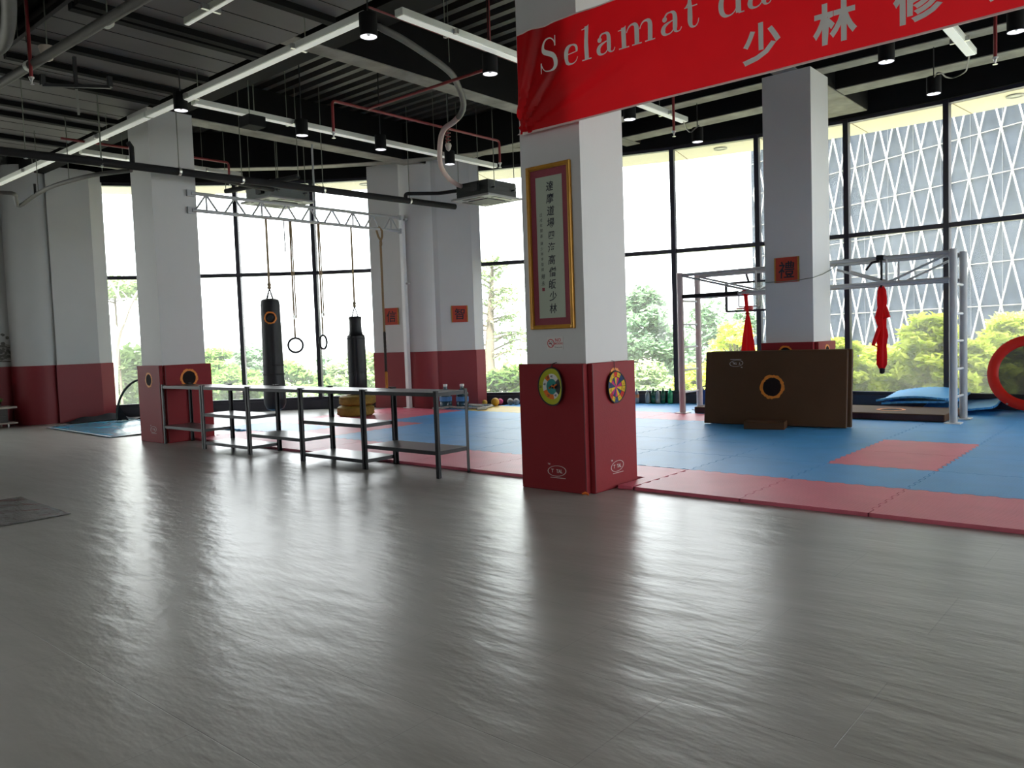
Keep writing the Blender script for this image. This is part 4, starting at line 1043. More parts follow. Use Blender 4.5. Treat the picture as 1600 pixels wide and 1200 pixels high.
MB().tube([(-.54, 6.0, 1.66), (-.49, 5.98, 1.52), (-.56, 5.98, 1.50)], [.03, .03, .01], 8).build('loose_end', M_silk, s2)
MB().tube([(-.63, 6.0, 1.35), (-.70, 5.98, 1.12), (-.64, 5.98, 1.10)], [.03, .028, .01], 8).build('loose_end', M_silk, s2)
MB().lathe([(.0, .70), (.035, .72), (.04, .78), (0, .80)], 10, Matrix.Translation((-.60, 6.05, 0)), cap=False).build('dark_tip', M_darkstrap, s2)

# basketball backboard behind the frame
bb = empty('basketball_hoop', (-2.62, 6.9, 1.9), 'small clear basketball backboard with red rim behind the climbing frame', 'basketball hoop')
bx, by = -2.93, 6.75
x0, x1, z0, z1 = bx - .38, bx + .42, 1.73, 2.21
f = MB()
for a, b in (((x0, z0), (x1, z0)), ((x1, z0), (x1, z1)), ((x1, z1), (x0, z1)), ((x0, z1), (x0, z0))): f.bar((a[0], by, a[1]), (b[0], by, b[1]), .035, .035, up=(0, 1, 0))
f.build('board_frame', M_frame, bb)
f = MB()
for a, b in (((bx - .15, 1.80), (bx + .2, 1.80)), ((bx + .2, 1.80), (bx + .2, 2.05)), ((bx + .2, 2.05), (bx - .15, 2.05)), ((bx - .15, 2.05), (bx - .15, 1.80))): f.bar((a[0], by - .005, a[1]), (b[0], by - .005, b[1]), .02, .006, up=(0, 1, 0))
f.build('target_square', M_steelgrey, bb)
MB().add([(x0, by + .003, z0), (x1, by + .003, z0), (x1, by + .003, z1), (x0, by + .003, z1)], [(0, 1, 2, 3)]).build('clear_board', M_glass, bb)
MB().tube([(bx + .03 + .13 * math.cos(2 * PI * k / 24), by - .18 + .13 * math.sin(2 * PI * k / 24), 1.765) for k in range(24)], .010, 8, closed=True).build('rim', M_signred, bb)
MB().box(bx - .04, bx + .1, by - .06, by, 1.73, 1.81).build('rim_bracket', M_signred, bb)
MB().tube([(bx + .03, by, 2.2), (bx + .03, RY1 + .02, 2.36)], .02, 8).build('mounting_arm', M_frame, bb)
MB().tube([(bx + .03, by, 2.0), (bx + .03, RY1 + .02, 2.0)], .02, 8).build('mounting_arm', M_frame, bb)

# ------------------------------------------------------------------ crash mats
def crash_mat(name, W, Hh, T, M, label, front=True):
    r = empty(name, M.translation, label, 'crash mat', 'brown folding crash mats')
    b = MB().box(-W / 2, W / 2, 0, T, 0, Hh, ch=.012); bb_ = MB(); bb_.add([M @ v for v in b.v], b.f); bb_.build('mat_body', M_brown, r)
    s = MB()
    for yy in (.004, T - .004):
        for q in (MB().box(W / 2 - .002, W / 2 + .002, yy - .003, yy + .003, .01, Hh - .01), MB().box(-W / 2 + .01, W / 2 - .01, yy - .003, yy + .003, Hh - .001, Hh + .002)):
            s.add([M @ v for v in q.v], q.f)
    s.build('stitched_edge', M_stitch, r)
    s = MB(); q = MB().box(W / 2 - .001, W / 2 + .003, .012, T - .012, .02, Hh - .02); s.add([M @ v for v in q.v], q.f); s.build('side_band', M_brownedge, r)
    return r
Mb = Matrix.Translation((-1.70, 4.895, TH + .012)) @ Matrix.Rotation(math.radians(2.5), 4, 'Z') @ Matrix.Rotation(math.radians(-5.5), 4, 'X')
crash_mat('crash_mat', 2.02, 1.06, .055, Mb, 'rear brown crash mat leaning behind the emblem mat, only its edge showing')
Mf = Matrix.Translation((-1.72, 4.755, TH + .012)) @ Matrix.Rotation(math.radians(4.6), 4, 'Z') @ Matrix.Rotation(math.radians(-7.5), 4, 'X')
r = crash_mat('crash_mat', 2.0, 1.06, .055, Mf, 'big brown crash mat leaning on the right pillar, orange ring emblem in its centre')
Pm = lambda x0, z0: (lambda x, y, k=0.0: Mf @ Vector((x0 + x, -k, z0 + y)))
emblem(r, Pm(.0, .545), .172); logo(r, Pm(-.53, .885), .20, flip=True)
Mx = Matrix.Translation((-1.66, 4.36, TH)) @ Matrix.Rotation(math.radians(14), 4, 'Z')
r = empty('foam_block', Mx.translation, 'small brown block on the mats in front of the big leaning mat', 'block')
b = MB().box(-.27, .27, 0, .30, 0, .105, ch=.008); q = MB(); q.add([Mx @ v for v in b.v], b.f); q.build('block_body', M_brown, r)
b = MB().box(-.265, .265, -.002, .003, .07, .073); q = MB(); q.add([Mx @ v for v in b.v], b.f); q.build('lid_seam', M_brownedge, r)
for cx, lb in ((-.73, 'brown crash mat lying flat under the right end of the climbing frame'), (-2.68, 'brown crash mat lying flat under the left end of the climbing frame')):
    r = empty('crash_mat', (cx, 6.72, TH), lb, 'crash mat', 'brown folding crash mats')
    MB().box(cx - .93, cx + .93, 6.08, 7.2, TH + .002, TH + .105, ch=.012).build('mat_body', M_brown, r)
    MB().box(cx - .92, cx + .92, 6.076, 6.083, TH + .012, TH + .09).build('side_band', M_brownedge, r)
    P = frame_on((cx + .1, 6.6, TH + .105), (1, 0, 0), (0, 1, 0)); emblem(r, P, .2)

# loose jigsaw tiles piled against the plinth
def loose_tile(cx, cy, z, rx, ry, rz, label, bend, m=F_sky):
    n_ = 22; teeth = 18; vv = []; path = []
    def edge(a, b, t):
        out = []
        for k in range(teeth):
            o_ = .018 if k % 2 else -.0
            for s_ in (k / teeth, (k + 1) / teeth): out.append((a[0] + (b[0] - a[0]) * s_ + (b[1] - a[1]) * o_, a[1] + (b[1] - a[1]) * s_ - (b[0] - a[0]) * o_))
        return out
    cs = [(-.5, -.5), (.5, -.5), (.5, .5), (-.5, .5)]
    for k in range(4): path += edge(cs[k], cs[(k + 1) % 4], k)
    bm = bmesh.new(); vs_ = [bm.verts.new((x, y, 0)) for x, y in path]; f_ = bm.faces.new(vs_)
    # slice into strips so that the sheet can bend
    for k in range(1, 12):
        bmesh.ops.bisect_plane(bm, geom=bm.verts[:] + bm.edges[:] + bm.faces[:], plane_co=(-.5 + k / 12, 0, 0), plane_no=(1, 0, 0))
        bmesh.ops.bisect_plane(bm, geom=bm.verts[:] + bm.edges[:] + bm.faces[:], plane_co=(0, -.5 + k / 12, 0), plane_no=(0, 1, 0))
    ex = bmesh.ops.extrude_face_region(bm, geom=bm.faces[:])
    for v in [g for g in ex['geom'] if isinstance(g, bmesh.types.BMVert)]: v.co.z += .03
    for v in bm.verts: v.co.z += bend(v.co.x, v.co.y)
    M = Matrix.Translation((cx, cy, z)) @ Matrix.Rotation(rz, 4, 'Z') @ Matrix.Rotation(ry, 4, 'Y') @ Matrix.Rotation(rx, 4, 'X')
    o = MB().bm(bm, M).build('loose_foam_tile', m); tag(o, label, 'floor tile', 'loose blue tiles piled by the plinth'); return o
loose_tile(.06, 7.74, TH + .075, .0, -.05, .03, 'lowest loose blue tile of the pile, its toothed right edge on the mats', lambda x, y: .10 * max(0, y + .1) + .12 * max(0, x) ** 2 - .03)
loose_tile(-.42, 7.74, TH + .155, .0, -.03, -.03, 'middle loose blue tile of the pile, under the bulging one', lambda x, y: .10 * max(0, y + .1) + .02 * math.cos(x * 3) + .08 * max(0, x) ** 2 - .02)
loose_tile(-.50, 7.76, TH + .20, .0, -.045, -.06, 'topmost loose blue tile, bulging beside the flat brown mat', lambda x, y: .12 * max(0, y + .1) + .05 * math.cos(x * 3) - .02)

# small trampoline leaning at the window
tcn = Vector((.98, 7.74, TH + .60)); tl = math.radians(14)
tm = empty('trampoline', (tcn.x, tcn.y, TH), 'round mini trampoline with red padded rim leaning at the right window', 'trampoline')
tx = Vector((1, -.12, 0)).normalized(); tz = Vector((0, math.sin(tl), math.cos(tl))); tn = tx.cross(tz)
def TP(r, a, k=0): return tcn + tx * (r * math.cos(a)) + tz * (r * math.sin(a)) + tn * k
m = MB(); vv = []; n_ = 96; sec = [(.415, .0), (.43, .022), (.47, .036), (.53, .034), (.565, .018), (.572, -.01), (.56, -.02), (.43, -.012)]
for i in range(n_):
    a = 2 * PI * i / n_; wv_ = 1 + .10 * math.sin(a * 24) + .06 * math.sin(a * 41)
    for r_, k in sec: vv.append(TP(r_, a, k * wv_))
S_ = len(sec); m.add(vv, [(i * S_ + s_, i * S_ + (s_ + 1) % S_, ((i + 1) % n_) * S_ + (s_ + 1) % S_, ((i + 1) % n_) * S_ + s_) for i in range(n_) for s_ in range(S_)])
m.build('rim_cover', M_tramp, tm, smooth=True)
m = MB(); m.add([TP(.43, 2 * PI * i / 48, -.004) for i in range(48)], [tuple(range(48))]); m.build('jumping_mesh', M_mesh, tm)
MB().tube([TP(.55, 2 * PI * i / 48, -.03) for i in range(48)], .014, 8, closed=True).build('steel_ring', M_chrome, tm, smooth=True)
for a in (4.2, 5.2): MB().tube([TP(.55, a, -.03), TP(.555, a, .06)], .012, 8).build('leg_stub', M_chrome, tm)

# ------------------------------------------------------------------ bottles, cans, balls and rope along the plinth
def bottle(x, y, h, r, m, capm, label, lab=None):
    e = empty('plastic_bottle', (x, y, TH), label, 'bottle', 'drink bottles along the plinth')
    M = Matrix.Translation((x, y, TH))
    MB().lathe([(r * .8, 0), (r, .012), (r, h * .30), (r * .93, h * .34), (r, h * .38), (r, h * .62), (r * .8, h * .75), (r * .38, h * .88), (r * .32, h * .94)], 20, M).build('bottle_body', m, e, smooth=True)
    MB().lathe([(r * .36, h * .93), (r * .36, h), (.0, h)], 14, M).build('bottle_cap', capm, e)
    if lab is not None: MB().lathe([(r * 1.015, h * .40), (r * 1.015, h * .62)], 20, M, cap=False).build('label_band', lab, e)
for px, h, r, m_, cm, lb, la in ((995, .29, .048, M_clearbottle, M_capwhite, 'cloudy clear bottle with an orange label, first in the row beside the centre pillar', M_orangelabel),
                         (1012, .26, .050, M_clearbottle, M_capwhite, 'plain cloudy white bottle between the orange-labelled and the dark green one', None),
                         (1021, .30, .047, M_dgreen, M_cap, 'dark green bottle left of the short cloudy bottle', None),
                         (1028, .27, .052, M_clearbottle, M_cap, 'short cloudy bottle with dark cap between two dark green bottles', None),
                         (1036.5, .30, .046, M_dgreen, M_cap, 'dark green bottle next to the bright green bottle', None),
                         (1047.5, .30, .052, M_green, M_cap, 'bright green bottle, last in the row by the frame post', None)):
    q = onplane(px, 628.5, (off(6, -.19).x, off(6, -.19).y), (off(7, -.19).x, off(7, -.19).y)); bottle(q.x, q.y, h, r, m_, cm, lb, la)
def jerrycan(x, y, label):
    e = empty('jerrycan', (x, y, TH), label, 'jerrycan', 'blue jerrycans behind the frame post')
    w_, d_, h_ = .085, .085, .30
    pr_ = [(-w_, 0), (w_, 0), (w_, .25), (.05, .30), (.045, .275), (-.045, .255), (-.05, .30), (-w_, .28)]
    m = MB(); n_ = len(pr_)
    m.add([(x + a, y - d_, TH + b) for a, b in pr_] + [(x + a, y + d_, TH + b) for a, b in pr_], [tuple(range(n_)), tuple(range(2 * n_ - 1, n_ - 1, -1))] + [(k, (k + 1) % n_, n_ + (k + 1) % n_, n_ + k) for k in range(n_)])
    m.build('can_body', M_jug, e, bevel=.008)
    MB().tube([(x - .05, y, TH + .30), (x - .02, y, TH + .335), (x + .03, y, TH + .335), (x + .05, y, TH + .30)], .014, 8).build('handle', M_jug, e, smooth=True)
    MB().lathe([(.022, TH + .28), (.024, TH + .33), (0, TH + .33)], 12, Matrix.Translation((x - .068, y, 0))).build('screw_cap', M_cap, e)
q = onplane(1101, 629, (off(7, -.26).x, off(7, -.26).y), (off(8, -.26).x, off(8, -.26).y)); jerrycan(q.x, q.y, 'blue jerrycan beside the rear post of the climbing frame')
jerrycan(q.x + .19, q.y + .03, 'blue jerrycan half hidden by the big leaning brown mat')
def gallon(px, py, label):
    q = onz(px, py, TH); e = empty('water_bottle', (q.x, q.y, TH), label, 'water bottle', 'big water bottles at the back column')
    M = Matrix.Translation((q.x, q.y, TH)); r = .125
    MB().lathe([(r * .92, 0), (r, .02), (r, .12), (r * .93, .135), (r, .15), (r, .24), (r * .93, .255), (r, .27), (r, .31), (r * .7, .37), (.04, .40), (.035, .45)], 28, M).build('bottle_body', M_water, e, smooth=True)
    MB().lathe([(.042, .445), (.042, .49), (0, .49)], 16, M).build('bottle_cap', M_capwhite, e)
    MB().lathe([(r * 1.01, .15), (r * 1.01, .24)], 28, M, cap=False).build('label_band', M_label_blue, e)
gallon(697, 638, 'big blue water bottle with white cap, left one at the back column')
gallon(723, 638, 'big dark blue water bottle, right one at the back column')
def ball(px, py, r, m_, label, grp='balls along the plinth'):
    q = onz(px, py, TH); b = MB(); bm = bmesh.new(); bmesh.ops.create_uvsphere(bm, u_segments=24, v_segments=14, radius=r)
    e = empty('exercise_ball', (q.x, q.y, TH), label, 'ball', grp)
    b.bm(bm, Matrix.Translation((q.x, q.y, TH + r))); b.build('ball_skin', m_, e, smooth=True)
    MB().lathe([(r * 1.003, TH + r - .004), (r * 1.006, TH + r), (r * 1.003, TH + r + .004)], 24, Matrix.Translation((q.x, q.y, 0)), cap=False).build('seam', m_, e)
    return q
ball(774, 634.5, .085, M_ballgold, 'mustard yellow ball, largest at the coiled rope')
ball(781.8, 632, .062, M_ballpink, 'pink ball between the mustard and the blue ones')
ball(786.2, 630.6, .05, M_ballblue, 'dark blue ball next to the pink one')
ball(791.4, 630.8, .05, M_ballblue, 'blue ball next to the grey ones')
ball(797.5, 632.5, .066, M_ballgrey, 'grey ball directly right of the blue ones')
ball(807, 632.5, .066, M_ballgrey, 'grey ball in the middle of the three front grey ones')
ball(821, 631, .078, M_ballgrey, 'largest grey ball, touching the edge of the centre pillar')
ball(813.5, 629, .05, M_ballgrey, 'small grey ball at the plinth behind the front grey ones')
ball(802.5, 629.2, .05, M_ballgrey, 'small grey ball at the plinth between two front grey ones')
ball(757.5, 633, .055, M_ballgold, 'small tan ball lying in the coiled rope')
# thick training rope lying along the column
rope_px = [(676, 639), (690, 638.5), (702, 637), (716, 638), (730, 638), (748, 638.5), (764, 636), (768, 634), (755, 633.5), (738, 634.5), (722, 635.5), (735, 636.5), (752, 636.3), (760, 638.5), (745, 640)]
bp_ = [onz(x, y, TH + .02) for x, y in rope_px]
def smooth_path(pts, n=6):
    out = []
    for i in range(len(pts) - 1):
        p0 = pts[max(0, i - 1)]; p1 = pts[i]; p2 = pts[i + 1]; p3 = pts[min(len(pts) - 1, i + 2)]
        for k in range(n):
            t = k / n; out.append(.5 * ((2 * p1) + (p2 - p0) * t + (2 * p0 - 5 * p1 + 4 * p2 - p3) * t * t + (3 * p1 - p0 - 3 * p2 + p3) * t ** 3))
    return out + [pts[-1]]
pth = smooth_path([Vector(p) for p in bp_], 10)
for k, p in enumerate(pth): p.z = TH + .027 + .035 * max(0, math.sin(k / len(pth) * PI * 3.4)) * (1 if k > 55 else .2)
o = MB().tube(pth, .024, 8).build('battle_rope', M_ropegrey, smooth=True); tag(o, 'thick grey rope coiled on the mats between the water bottles and the balls', 'rope')

# ------------------------------------------------------------------ ceiling: lights, pipes, units
def rods(parent, pts, z0, z1=5.72, r=.007, name='hanger_rod'):
    for x, y in pts: MB().tube([(x, y, z0), (x, y, z1)], r, 6).build(name, M_greyrod, parent)
def light_strip(a, b, label, hang_z=5.7, wd=.115):
    a = Vector(a); b = Vector(b); r = empty('light_strip', (a + b) / 2, label, 'light fitting', 'linear light fittings under the ceiling')
    t = (b - a).normalized(); sd_ = Vector((-t.y, t.x, 0))
    m = MB(); m.bar(a, b, wd, .07); m.build('housing', M_alu, r, bevel=.006)
    d = MB(); d.bar(a + t * .02 + Vector((0, 0, -.037)), b - t * .02 + Vector((0, 0, -.037)), wd * .78, .010); d.build('diffuser', M_diff, r)
    L = (b - a).length; k_ = max(2, int(L / 2.2))
    for k in range(k_):
        p = a + t * (L * (k + .5) / k_)
        MB().bar(p - sd_ * .10 + Vector((0, 0, -.015)), p + sd_ * .10 + Vector((0, 0, -.015)), .035, .05).build('hanger_clip', M_chrome, r)
        rods(r, [(p.x + sd_.x * .09, p.y + sd_.y * .09)], a.z, hang_z, .005)
    return r
light_strip((-14.2, -.86, 4.62), (-8.1, -.86, 4.62), 'far length of the long light strip crossing in front of the left pillar')
light_strip((-8.06, -.86, 4.62), (-3.4, -.86, 4.62), 'near length of the long light strip, passing the large downlight', 5.0)
light_strip((-3.13, -.70, 4.62), (-3.13, 2.2, 4.62), 'light strip running from the long strip towards the centre pillar')
light_strip((-7.09, -.74, 4.61), (-7.09, 5.15, 4.61), 'light strip running to the back column above the girder')
light_strip((-10.65, -.76, 4.60), (-10.65, 2.05, 4.60), 'light strip half hidden behind the left pillar')
light_strip((-3.07, 2.6, 4.60), (-3.07, 4.95, 4.60), 'light strip ending right of the centre pillar below the banner')
light_strip((.76, 2.4, 4.60), (.76, 4.86, 4.60), 'light strip ending above the right window below the banner')
light_strip((-5.0, -1.9, 4.72), (-3.0, -1.9, 4.72), 'short light strip under the grey boards at the top of the picture', 4.92, .05)

q = onz(394, 188, 4.5); jb = empty('junction_box', tuple(q), 'black box hanging under the light strip right of the left pillar top', 'box')
MB().box(q.x - .13, q.x + .13, q.y - .13, q.y + .13, 4.40, 4.545, ch=.008).build('box_body', M_can, jb)
rods(jb, [(q.x - .1, q.y + .1), (q.x + .1, q.y - .1)], 4.545)
# unseen fittings with fill lamps, added behind the viewpoint to brighten the floor
for k, (x, y) in enumerate(((-3.6, -6.2), (-.5, -6.2), (3.6, -4.2), (-4, -8.5), (1.5, -8.8), (6.5, -6.5))):
    light_strip((x - 1.2, y, 4.62), (x + 1.2, y, 4.62), 'added light strip with a fill lamp behind the viewpoint, outside the view')
    la_ = bpy.data.lights.new('fill_lamp', 'AREA'); la_.shape = 'RECTANGLE'; la_.size = 2.3; la_.size_y = .09; la_.energy = FILL_LAMP_W; la_.color = (1, .97, .92)
    lo_ = bpy.data.objects.new('fill_lamp', la_); C.objects.link(lo_); lo_.location = (x, y, 4.57)
def downlight(x, y, zb_, label, top, r=.088, h=.22):
    e = empty('downlight', (x, y, zb_), label, 'downlight', 'black cylinder downlights')
    M = Matrix.Translation((x, y, zb_))
    MB().lathe([(r * .9, .012), (r * .985, 0), (r, .004), (r, h), (.02, h)], 28, M, cap=False).build('lamp_can', M_can, e, smooth=True)
    MB().lathe([(r * .93, .003), (r * .7, .03), (r * .35, .05), (.0, .05)], 24, M, cap=False).build('reflector', M_lampin, e, smooth=True); rf_ = C.objects[-1]
    MB().lathe([(.0, .012), (r * .2, .02), (r * .2, .05)], 14, M, cap=False).build('lamp_bulb', M_chrome, rf_, smooth=True)
    MB().tube([(x, y, zb_ + h), (x, y, top)], .008, 6).build('stem', M_blackmetal, e)
spots = [(576, 58, 'large black downlight beside the long light strip', 4.4), (766, 116, 'black downlight by the red pipe left of the banner', 4.4), (472, 212, 'black downlight below the ribbed deck, above the girder', 4.4),
         (595, 234, 'black downlight between the red pipe and the back column', 4.4), (703, 257, 'black downlight in front of the back column', 4.4), (984, 187, 'black downlight touching the right edge of the centre pillar', 4.4),
         (1385, 97, 'black downlight right of the right pillar below the banner', 4.4), (1459, 147, 'black downlight with a looping cable above the right window', 4.4), (1090, 222, 'black downlight hanging against the window between the pillars', 4.4),
         (1588, 50, 'black downlight at the upper right corner of the picture', 4.4), (283, 173, 'black downlight at the top of the left pillar', 4.46)]
for px, py, lb, z in spots:
    q = onz(px, py, z); bt = 5.72
    for x0, x1 in ((-13.4, -13.0), (-9.5, -9.1), (-5.52, -5.2), (-1.78, -1.42), (2.2, 2.55)):
        if x0 < q.x < x1: bt = 5.0
    for y0, y1 in ((-.3, .12), (5.36, 5.66), (6.55, 6.95)):
        if y0 < q.y < y1: bt = 5.0
    if -2.62 < q.y < -.47 and q.x < -2: bt = 4.985
    downlight(q.x, q.y, z, lb, bt)

def pipe_run(name, paths, r, m_, label, cat, grp=None, smooth=True, clips=None):
    e = empty(name, paths[0][0], label, cat, grp)
    for k, p in enumerate(paths): MB().tube(p, r, 12).build('pipe_length', m_, e, smooth=True)
    return e
def elbow(pts, r=.06, n=5):     # rounds the corners of a path
    pts = [Vector(p) for p in pts]; out = [pts[0]]
    for i in range(1, len(pts) - 1):
        a = (pts[i - 1] - pts[i]).normalized(); b = (pts[i + 1] - pts[i]).normalized()
        p0 = pts[i] + a * r; p1 = pts[i] + b * r
        for k in range(n + 1):
            t = k / n; out.append(p0 * (1 - t) ** 2 + pts[i] * 2 * t * (1 - t) + p1 * t * t)
    return out + [pts[-1]]
# red sprinkler pipes
def sprinkler(paths, label, heads, r=.019, hz=None):
    e = pipe_run('sprinkler_pipe', [elbow(p) for p in paths], r, M_redpipe, label, 'pipe', 'red sprinkler pipes')
    for h in heads:
        M = Matrix.Translation(h)
        MB().lathe([(.014, 0), (.020, -.015), (.011, -.03), (.008, -.06), (.026, -.064), (.026, -.068), (.0, -.07)], 12, M).build('sprinkler_head', M_chrome, e)
        MB().lathe([(.03, .012), (.03, .0), (.02, -.006)], 14, M).build('collar', M_signwhite, e)
    return e
sprinkler([[(-5.83, .52, 4.18), (-5.83, .52, 4.60), (-5.78, 3.78, 4.60), (-5.78, 3.78, 4.24)], [(-5.81, 1.10, 4.60), (-3.55, 1.10, 4.60), (-3.55, 1.10, 5.70)]], 'red sprinkler pipe with two drops and a branch, in front of the ribbed deck', [(-5.83, .52, 4.18), (-5.78, 3.78, 4.24)])
q = onz(1053, 206, 4.32); sprinkler([[(q.x, q.y, q.z), (q.x, q.y, 5.70)]], 'single red sprinkler drop right of the centre pillar below the banner', [tuple(q)])
q = onz(1555, 91, 4.32); sprinkler([[(q.x, q.y, q.z), (q.x, q.y, 5.70)]], 'single red sprinkler drop near the upper right corner', [tuple(q)])
a = onz(95, 216, 4.62); b = onz(357, 254, 4.62); c_ = Vector((b.x, b.y, 4.28))
sprinkler([[tuple(a), tuple(b), tuple(c_)]], 'red sprinkler pipe passing behind the left pillar', [tuple(c_)])
q = onz(49, 122, 4.45); sprinkler([[tuple(q), (q.x, q.y, 5.70)]], 'short red sprinkler drop beside the grey conduit at the upper left', [tuple(q)])
a = onz(600, 20, 4.78); sprinkler([[tuple(a + Vector((0, -.2, 0))), (a.x, 2.4, 4.78)]], 'thin red pipe resting above the light strip at the top of the picture', [], .012)
# insulated black pipe
P0 = onz(0, 236, 4.0); P1 = onz(205, 259, 4.0); P2 = onz(711, 323, 4.0)
ip = pipe_run('insulated_pipe', [[tuple(P0 - (P1 - P0) * 1.5), tuple(P0), tuple(P1), tuple(P2)]], .055, M_insul, 'long black insulated pipe crossing in front of the left pillar to the back column', 'pipe', 'insulated pipes')
q = P1 + Vector((0, .02, 0)); MB().tube([(q.x, q.y, 4.0), (q.x, q.y, 4.26), (q.x + .01, q.y - .05, 4.32)], .035, 8).build('vent_stub', M_insul, ip, smooth=True)
MB().tube(elbow([tuple(onz(634, 313, 4.0)), tuple(onz(634, 313, 4.0) + Vector((0, 0, .12))), (-7.9, 4.45, 4.14), (-7.45, 4.55, 4.14)], .05), .035, 8).build('branch_pipe', M_insul, ip, smooth=True)
a = onz(390, 282, 4.0); b = onz(411, 303, 3.98)
MB().tube(elbow([tuple(onz(300, 272, 4.0)), (-9.35, 1.6, 4.12), (-9.72, 2.1, 4.2)], .05), .04, 8).build('branch_pipe', M_insul, ip, smooth=True)
for px, py in ((40, 241), (158, 254), (280, 268), (378, 281), (505, 297), (640, 314)):
    q = onz(px, py, 4.0); rods(ip, [(q.x, q.y)], 4.03)
    MB().lathe([(.06, -.02), (.064, 0), (.06, .02)], 14, Matrix.Translation(q) @ Matrix.Rotation(PI / 2, 4, 'X'), cap=False).build('pipe_clamp', M_chrome, ip)
# second insulated pipe seen between the girder and the deck
a = onz(353, 299, 4.25); b = onz(466, 276, 4.25)
p_ = pipe_run('insulated_pipe', [[tuple(a), tuple(b)]], .045, M_insul, 'short black pipe rising towards the ceiling unit above the girder', 'pipe', 'insulated pipes'); rods(p_, [(b.x, b.y), (a.x, a.y)], 4.25)
# grey hose curving in front of the far left column
pts = [onz(x, y, 4.0) for x, y in ((-30, 298), (0, 301), (22, 303), (25, 312), (27, 321), (34, 320), (55, 305), (80, 292), (115, 281), (150, 273), (205, 266))]
hs = pipe_run('condensate_hose', [[tuple(p) for p in smooth_path(pts[:5], 5)], [tuple(p) for p in smooth_path(pts[4:], 8)]], .032, M_hose, 'grey drain hose curving up in front of the far left column', 'hose')
for px, py in ((60, 302), (108, 283), (160, 271)):
    q = onz(px, py, 4.0); rods(hs, [(q.x, q.y)], 4.0)
q = onz(55, 303, 4.0); MB().tube([tuple(q), (q.x, q.y, 4.16)], .02, 8).build('vent_stub', M_insul, hs)
# grey conduit along the boards, upper left
a = onz(-60, 167, 4.62); b = onz(232, -8, 4.62)
cpipe = pipe_run('conduit_pipe', [[tuple(a), tuple(b), tuple(b + (b - a) * .6)]], .05, M_hose, 'thick grey conduit along the edge of the grey boards at the upper left', 'pipe')
for px, py in ((45, 103), (168, 35)):
    q = onz(px, py, 4.62); d = (b - a).normalized()
    MB().tube([tuple(q - d * .03), tuple(q + d * .03)], .056, 14).build('coupling', M_alu, cpipe)
    rods(cpipe, [(q.x, q.y)], 4.62)
q = onz(74, 84, 4.66); bl = empty('bell_cup', tuple(q), 'small cream cone shaped fitting above the grey conduit', 'fitting')
MB().lathe([(.02, -.08), (.05, -.06), (.085, .06), (.08, .075), (.0, .075)], 18, Matrix.Translation(q)).build('cup', M_cabtop, bl, smooth=True); rods(bl, [(q.x, q.y)], q.z + .07)
a = onz(-10, 95, 4.8); o = MB().tube(smooth_path([onz(12, -20, 4.8), onz(14, 10, 4.8), onz(12, 45, 4.8), onz(4, 70, 4.8), onz(-20, 85, 4.8)], 6), .07, 12).build('vent_hose', M_hose, smooth=True); tag(o, 'fat grey hose hanging at the very upper left corner', 'hose')
# hanger frame below the boards
a = onz(67, 133, 4.55); b = onz(172, 136, 4.55); m_ = (a + b) / 2
hf = empty('hanger_bracket', tuple(m_), 'black T shaped hanger bracket under the grey boards', 'bracket')
MB().bar(a, b, .035, .035).build('cross_bar', M_blackmetal, hf)
for p in (a, b): MB().bar(p, p + Vector((0, 0, .12)), .05, .05).build('end_lug', M_blackmetal, hf)
q = onz(119, 137, 4.55); MB().bar(q, q + Vector((0, 0, .36)), .035, .035).build('drop_rod', M_blackmetal, hf)
q2 = onz(123, 178, 4.55); MB().bar(q, q2, .03, .03).build('arm', M_blackmetal, hf)
# pale hose snaking down to the hanging unit
hp = [(584, 38, 5.0), (600, 46, 4.95), (640, 68, 4.92), (700, 110, 4.86), (716, 135, 4.80), (724, 160, 4.70), (720, 178, 4.62), (708, 191, 4.56), (694, 202, 4.52), (688, 222, 4.42), (688, 255, 4.28), (698, 275, 4.22), (714, 288, 4.18), (735, 296, 4.15), (748, 299, 4.14)]
pts = smooth_path([onz(x, y, z) for x, y, z in hp], 8)
k = int(len(pts) * .46)
dh = empty('drain_hose', tuple(pts[0]), 'long foam wrapped hose snaking from the beam to the hanging ceiling unit', 'hose')
MB().tube(pts[:k + 1], .042, 12).build('hose_upper', M_hose, dh, smooth=True, label='grey upper length')
MB().tube(pts[k:], .040, 12).build('hose_lower', M_pinkhose, dh, smooth=True, label='pale pink lower length')
q = onz(702, 97, 4.9); MB().tube([tuple(q), (q.x, q.y, 5.72)], .006, 6).build('hanger_rod', M_greyrod, dh)
q = onz(700, 216, 4.45); sp = empty('rust_spring', (q.x, q.y, 4.25), 'rusty spring and cream insulator hanging beside the pale hose', 'spring')
MB().tube([(q.x + .035 * math.cos(t * .7), q.y + .035 * math.sin(t * .7), 4.36 + .006 * t) for t in range(48)], .009, 6).build('coil', M_redpipe, sp, smooth=True)
MB().tube([(q.x, q.y, 4.3), (q.x, q.y, 5.72)], .005, 6).build('hanger_rod', M_greyrod, sp)
MB().lathe([(.01, 4.26), (.03, 4.28), (.05, 4.34), (.04, 4.37), (0, 4.37)], 14, Matrix.Translation((q.x, q.y, 0))).build('insulator', M_cabtop, sp, smooth=True)
